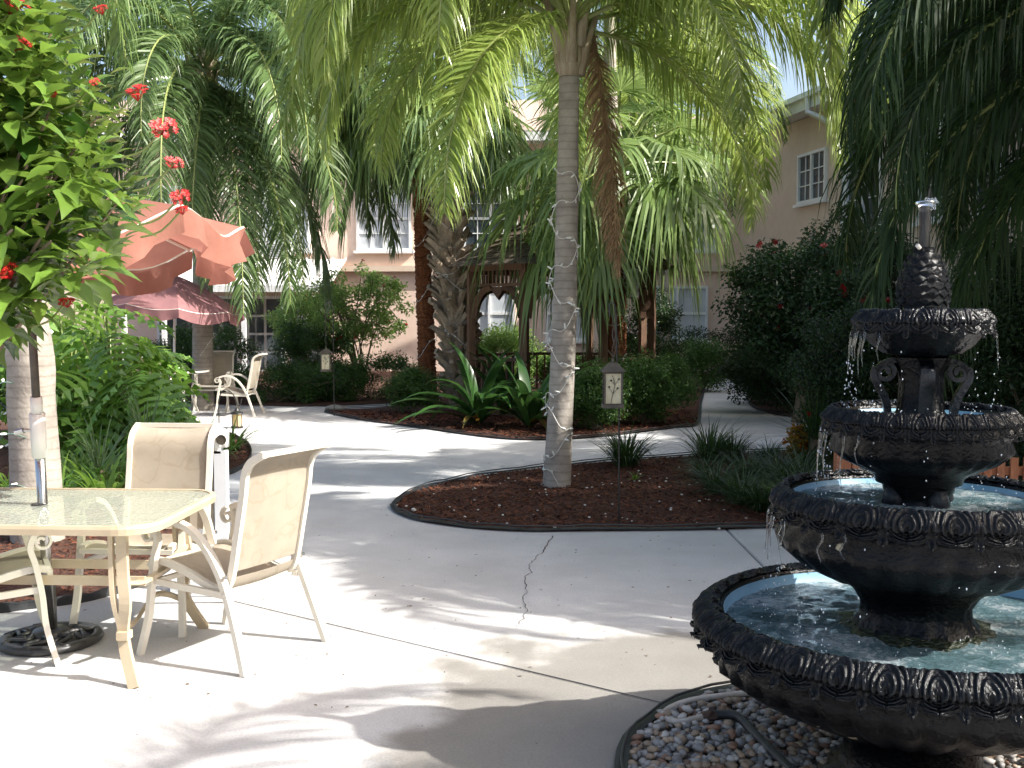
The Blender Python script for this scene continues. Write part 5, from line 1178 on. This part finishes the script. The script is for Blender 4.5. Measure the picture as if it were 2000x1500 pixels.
def water_mat():
    m = bpy.data.materials.new('rippling_water'); m.use_nodes = True; n = m.node_tree.nodes; L = m.node_tree.links; pb = n['Principled BSDF']; tc = n.new('ShaderNodeTexCoord')
    no = n.new('ShaderNodeTexNoise'); no.inputs['Scale'].default_value = 34; no.inputs['Detail'].default_value = 10; no.inputs['Roughness'].default_value = .7; no.inputs['Distortion'].default_value = 1.2; L.new(tc.outputs['Object'], no.inputs[0])
    n2 = n.new('ShaderNodeTexNoise'); n2.inputs['Scale'].default_value = 5; n2.inputs['Detail'].default_value = 6; L.new(tc.outputs['Object'], n2.inputs[0])
    ad = n.new('ShaderNodeMath'); ad.operation = 'ADD'; L.new(no.outputs[0], ad.inputs[0]); L.new(n2.outputs[0], ad.inputs[1])
    rp = n.new('ShaderNodeValToRGB'); rp.color_ramp.elements[0].position = .40 ; rp.color_ramp.elements[1].position = .60; rp.color_ramp.elements[0].color = (.06,.12,.13,1); rp.color_ramp.elements[1].color = (.58,.64,.66,1)
    e = rp.color_ramp.elements.new(.50); e.color = (.13,.22,.25,1)
    hf = n.new('ShaderNodeMath'); hf.operation = 'MULTIPLY'; hf.inputs[1].default_value = .5; L.new(ad.outputs[0], hf.inputs[0]); L.new(hf.outputs[0], rp.inputs[0]); L.new(rp.outputs[0], pb.inputs['Base Color'])
    pb.inputs['Roughness'].default_value = .06; pb.inputs['IOR'].default_value = 1.33; bp = n.new('ShaderNodeBump'); bp.inputs['Distance'].default_value = .05; L.new(no.outputs[0], bp.inputs['Height']); L.new(bp.outputs[0], pb.inputs['Normal']); return m
M['water'] = water_mat()
def rim_leaf(wd, pr, seed=0, nu=34, nv=44, amp=.0065):
    """one acanthus leaf that rolls over the rim: pr = list of (r, z) from the inside top over to the hanging tip; wd = half angle"""
    rnd = random.Random(seed); C_ = cat_curve([(r, 0, z) for r, z in pr], 6); V = []; F = []; N = len(C_) - 1
    for i in range(nv + 1):
        s = i / nv; k = min(int(s * N), N - 1); p = C_[k].lerp(C_[k + 1], s * N - k); t = (C_[k + 1] - C_[k]).normalized(); nn = Vector((-t.z, 0, t.x)); 
        if nn.x < 0 and nn.z < 0: nn = -nn
        half = wd * (1.0 if s < .72 else max(.10, 1 - ((s - .72) / .28) ** 1.6 * .9))
        for j in range(nu + 1):
            u = -1 + 2 * j / nu; a = u * half
            dx, dy = u * 1.0, (s - .42) * 2.1; d = sqrt(dx * dx + dy * dy)
            h = amp * 1.25 * (sin(d * 24) * .5 + .5) * (1 - min(1, abs(u)) ** 6) * min(1, d * 3) + amp * .3 * (1 - u * u) ** .5 - amp * 1.2 * math.exp(-(u / .07) ** 2) * (s > .42)
            edge = amp * .8 * sin(s * 40) * (abs(u) ** 3)
            q = p + nn * (h + edge * .4); V.append((q.x * cos(a), q.x * sin(a), q.z))
    w_ = nu + 1
    for i in range(nv):
        for j in range(nu): F.append((i * w_ + j, (i + 1) * w_ + j, (i + 1) * w_ + j + 1, i * w_ + j + 1))
    return MB().add(V, F)
def tier(rin, rout, zin, ztip, nleaf, bowl, zw, amp, flutes, fl_rng, waterr=None, lip=.012, liner=None, nth=160):
    # bowl outside with gadroons
    def md(th, j, z): return 1 + (.050 * abs(sin(th * flutes / 2)) if fl_rng[0] < z < fl_rng[1] else 0)
    mb = MB(); mb.lathe(bowl, nth, md); bw = mb.obj('bowl', M['fst'], fo, smooth=True)
    # smooth top lip and liner
    dp_ = .12 if rin > .5 else .10 if rin > .4 else .05 if rin > .25 else .035
    mb = MB(); mb.lathe([(rin, zw - dp_), (rin, zin - .006), (rin + .008, zin + .004), (rin + (rout - rin) * .45, zin + lip), (rout * .985, zin - .012), (rout * .97, ztip + .03), (bowl[0][0] * 1.01, bowl[0][1] + .015), (bowl[0][0], bowl[0][1])], nth); mb.obj('rim', M['fst'], bw, smooth=True)
    mb = MB(); mb.lathe([(rin - .003, zin - .008), (rin - .02, zw - dp_ * .3), (rin * .6, zw - dp_ * .8), (.03, zw - dp_)], 64); mb.obj('liner', liner or M['blue'], bw, smooth=True)
    pr = [(rin + .012, zin + .004), (rin + (rout - rin) * .45, zin + lip + .004), (rout * .99, zin - .008), (rout * 1.012, (zin + ztip) / 2), (rout * .992, ztip + .016), (rout * 1.005, ztip - .008), (rout * 1.03, ztip - .020)]
    lf = rim_leaf(pi / nleaf * .97, pr, amp=amp).mesh('leaf', M['fst'], True)
    fl = rim_leaf(pi / nleaf * .30, [(r + .001, z - .002 if k < 5 else z - .014) for k, (r, z) in enumerate(pr)], nu=6, nv=18, amp=amp * 1.3).mesh('leaf', M['fst'], True)
    for k in range(nleaf):
        a = 2 * pi * k / nleaf; mobj('leaf', lf, bw, rz=a); mobj('leaf', fl, bw, rz=a + pi / nleaf)
    # water with small real ripples
    V = []; F = []; NR, NT = 26, 96; wr = rin - .006
    for i in range(NR + 1):
        r = .03 + (wr - .03) * i / NR
        for k in range(NT):
            th = 2 * pi * k / NT; x, y = r * cos(th), r * sin(th); z = zw + .0035 * sin(31 * x + 9 * y) * cos(27 * y - 6 * x) + R(-.0025, .0025); V.append((x, y, z))
    for i in range(NR):
        for k in range(NT): k2 = (k + 1) % NT; F.append((i * NT + k, i * NT + k2, (i + 1) * NT + k2, (i + 1) * NT + k))
    stuff(MB().add(V, F).obj('water', M['water'], fo, smooth=True))
    return bw
# lowest basin, second, third and top bowls
tier(.65, .737, .60, .535, 34, [(.71, .525), (.675, .495), (.685, .465), (.65, .41), (.57, .355), (.44, .29), (.31, .245), (.27, .225)], .555, .0075, 40, (.26, .45))
tier(.42, .478, 1.012, .953, 22, [(.455, .935), (.432, .912), (.455, .875), (.44, .83), (.38, .775), (.30, .735), (.245, .72)], .985, .0075, 26, (.73, .89))
tier(.265, .315, 1.292, 1.252, 26, [(.305, 1.235), (.285, 1.21), (.285, 1.17), (.24, 1.13), (.19, 1.10), (.165, 1.09), (.145, 1.075), (.14, 1.055), (.10, 1.045)], 1.272, .005, 26, (1.10, 1.19))
tier(.178, .220, 1.622, 1.580, 16, [(.212, 1.568), (.188, 1.553), (.16, 1.525), (.12, 1.495), (.085, 1.485), (.075, 1.472)], 1.605, .005, 18, (1.49, 1.55))
def column(prof, n=72, fl=0, amp=.02, name='column'):
    mb = MB(); mb.lathe(prof, n, (lambda th, j, z: 1 + amp * abs(sin(th * fl / 2))) if fl else None); return mb.obj(name, M['fst'], fo, smooth=True)
column([(.30, .0), (.30, .04), (.24, .06), (.22, .10), (.22, .19), (.26, .21), (.29, .25)], name='pedestal', fl=12, amp=.04)
column([(.245, .50), (.225, .53), (.205, .56), (.175, .60), (.172, .64), (.195, .68), (.225, .705), (.24, .72)], fl=16, amp=.06)
column([(.16, .93), (.13, .965), (.10, .985), (.098, 1.01), (.115, 1.03), (.118, 1.05)], fl=0)
column([(.10, 1.24), (.085, 1.275), (.072, 1.30), (.066, 1.36), (.068, 1.43), (.085, 1.465), (.09, 1.48)], fl=8, amp=.08)
column([(.05, 1.58), (.075, 1.62), (.083, 1.628), (.07, 1.64), (.06, 1.645)], name='finial_foot')
# four scroll brackets on the upper column
for k in range(4):
    a = pi / 4 + k * pi / 2 + .55
    sp_ = [Vector((.118 + .034 * (1 - .75 * j / 26) * cos(j / 26 * 2.6 * pi + pi * .6), 0, 1.43 + .034 * (1 - .75 * j / 26) * sin(j / 26 * 2.6 * pi + pi * .6))) for j in range(27)]
    mb = MB(); mb.rect(sp_, .022, .007); mb.rect(cat_curve([(.145, 0, 1.445), (.15, 0, 1.41), (.115, 0, 1.34), (.105, 0, 1.285)], 5), .022, .012); mb.rect(cat_curve([(.07, 0, 1.47), (.10, 0, 1.468), (.13, 0, 1.455), (.146, 0, 1.435)], 4), .022, .008)
    mb.obj('scroll_bracket', M['fst'], fo, rz=a)
# block feet at the second column
for k in range(4):
    a = k * pi / 2 + .3; mb = MB(); mb.tube([(.085, 0, .985), (.10, 0, 1.0), (.098, 0, 1.04)], [.035, .04, .03], 8); mb.obj('column_lobe', M['fst'], fo, rz=a, smooth=True)
# pineapple: each scale is a piece of its own
cone = lambda z: (.088 * sin(pi * (.30 + .70 * ((z - 1.63) / .225)) ** 1.0) ** .62 if z < 1.85 else .03)
mb = MB(); pr = [(max(.022, cone(1.635 + .215 * k / 16)) * .93, 1.635 + .215 * k / 16) for k in range(17)]; mb.lathe(pr, 40); pin = mb.obj('pineapple', M['fst'], fo, smooth=True)
scm = MB().add([(0,-1,0),(0,0,-1),(0,1,0),(0,0,1),(.75,0,.25),(.3,-.5,-.4),(.3,.5,-.4)], [(0,5,4,3),(0,1,5),(5,1,6,4),(1,2,6),(6,2,3,4)]).mesh('scale', M['fst'])
for j in range(9):
    z = 1.648 + .0235 * j; r = max(.024, cone(z)) * .95; n_ = 12; s = r * 2 * pi / n_ * .56
    for k in range(n_):
        a = 2 * pi * (k + .5 * (j % 2)) / n_; mobj('scale', scm, pin, (r * cos(a), r * sin(a), z), rz=a, sc=(.010, s, .0155))
# clear tube with the bubbling jet
gl = bpy.data.materials.new('clear_water'); gl.use_nodes = True; q_ = gl.node_tree.nodes['Principled BSDF']; q_.inputs['Transmission Weight'].default_value = 1; q_.inputs['IOR'].default_value = 1.33; q_.inputs['Roughness'].default_value = .03; q_.inputs['Base Color'].default_value = (.93,.97,1,1); M['clear'] = gl
mb = MB(); mb.lathe([(.019, 1.845), (.0185, 1.90), (.0195, 1.96), (.021, 1.99), (.030, 2.003), (.034, 2.0), (.032, 1.992)], 20); mb.obj('water_jet', M['clear'], fo, smooth=True)
mb = MB(); mb.tube([(0, 0, 1.84), (0, 0, 1.985)], .0155, 12); mb.obj('nozzle', M['black'], fo)
mb = MB()
for _ in range(26): x, y, z = R(.005, .036), R(-.02, .02), R(1.975, 2.012); s = R(.003, .008); mb.add([(x+s,y,z),(x-s,y,z),(x,y+s,z),(x,y-s,z),(x,y,z+s),(x,y,z-s)], [(0,2,4),(2,1,4),(1,3,4),(3,0,4),(2,0,5),(1,2,5),(3,1,5),(0,3,5)])
stuff(mb.obj('bubbles', M['clear'], fo))
mb = MB(); mb.tube([(-.022, -.02, 1.845), (-.034, -.025, 1.856)], .007, 8); mb.obj('pebble_plug', M['stone_w'], fo)
# falling drops and thin streams
wht = mat('sparkling_drop', (.75,.80,.85), .05, spec=1.0, coat=1)
mb = MB(); rnd = random.Random(12)
def drop(x, y, z, s, e=1.5): mb.add([(x+s,y,z),(x-s,y,z),(x,y+s,z),(x,y-s,z),(x,y,z+s*e),(x,y,z-s*e)], [(0,2,4),(2,1,4),(1,3,4),(3,0,4),(2,0,5),(1,2,5),(3,1,5),(0,3,5)])
for (r, z0_, z1_, nst) in ((.230, 1.56, 1.275, 24), (.325, 1.22, .99, 30), (.495, .92, .56, 36)):
    for k in range(nst):
        a = rnd.uniform(0, 2 * pi); 
        if rnd.random() < .6: a = pi + rnd.uniform(-.9, .9)
        for j in range(rnd.randrange(2, 8)):
            f = rnd.random() ** .7; rr = r + .015 * f + rnd.gauss(0, .006); drop(rr * cos(a + rnd.gauss(0, .02)), rr * sin(a + rnd.gauss(0, .02)), z0_ + (z1_ - z0_) * f, rnd.uniform(.0012, .0030), rnd.uniform(1, 2.2))
for (r, z0_, n_) in ((.6, .565, 70), (.38, .995, 60), (.25, 1.285, 50)):
    for _ in range(n_): a = rnd.uniform(0, 6.28); q = r * sqrt(rnd.uniform(.3, 1)); drop(q * cos(a), q * sin(a), z0_ + rnd.random() ** 2 * .05, rnd.uniform(.0012, .003), 1)
stuff(mb.obj('water_drops', wht, fo))
for k, (a, r, z0_, z1_) in enumerate(tuple((2.6 + .19 * q, rr_, zt, zt - .10 - .05 * (q % 3)) for q in range(7) for rr_, zt in ((.226, 1.57), (.325, 1.24), (.495, .94)) if (q * 7 + int(rr_ * 100)) % 3) + ((3.25, .226, 1.575, 1.47), (3.45, .226, 1.575, 1.45), (5.9, .226, 1.575, 1.44), (3.2, .322, 1.23, 1.08), (3.05, .49, .945, .78), (3.3, .49, .945, .84), (3.9, .49, .945, .86))):
    s_ = [Vector((cos(a + .02 * sin(j)) * (r + .012 * sqrt(j / 8)), sin(a + .02 * sin(j)) * (r + .012 * sqrt(j / 8)), z0_ + (z1_ - z0_) * j / 8)) for j in range(9)]
    m3 = MB(); m3.tube(s_, [.0035 - .0003 * j for j in range(9)], 6); m3.obj('water_stream', M['clear'], fo, smooth=True)
# algae fringe round the lower column
mb = MB(); mb.lathe([(.19, .575), (.22, .565), (.25, .556), (.27, .548)], 60, lambda th, j, z: 1 + .05 * sin(th * 3 + 1) + .05 * sin(th * 11) + .04 * sin(th * 23)); mb.obj('algae_fringe', mat('dark_algae', (.008,.014,.008), .25, col2=(.03,.04,.02), scale=25, bump=.02, bscale=60), fo)

# hose and pipe in the pebbles
hs = thing('hose', 'pale plastic hose curling out of the pebbles beside the fountain', 'hose')
mb = MB(); mb.tube(cat_curve([P(1475, 1352, .05), P(1420, 1358, .05), P(1350, 1368, .04), P(1305, 1385, .035), P(1296, 1402, .035), P(1330, 1410, .04), P(1375, 1399, .05)], 6), .013, 8); mb.obj('hose_tube', M['pvc'], hs, smooth=True)
mb = MB(); mb.tube([P(1372, 1400, .05), P(1398, 1396, .055)], .021, 8); mb.tube([P(1385, 1398, .055), P(1390, 1385, .09)], .012, 6); mb.obj('coupling', mat('rusty_coupling', (.12,.07,.05), .6, col2=(.06,.045,.04), scale=50), hs)
pp = thing('drain_pipe', 'black pipe running from the hose coupling under the basin', 'pipe')
mb = MB(); mb.tube(cat_curve([P(1396, 1396, .055), P(1440, 1400, .06), P(1480, 1440, .05), P(1540, 1500, .04), P(1600, 1560, .04)], 6), .018, 8); mb.obj('pipe_tube', M['edging'], pp, smooth=True)
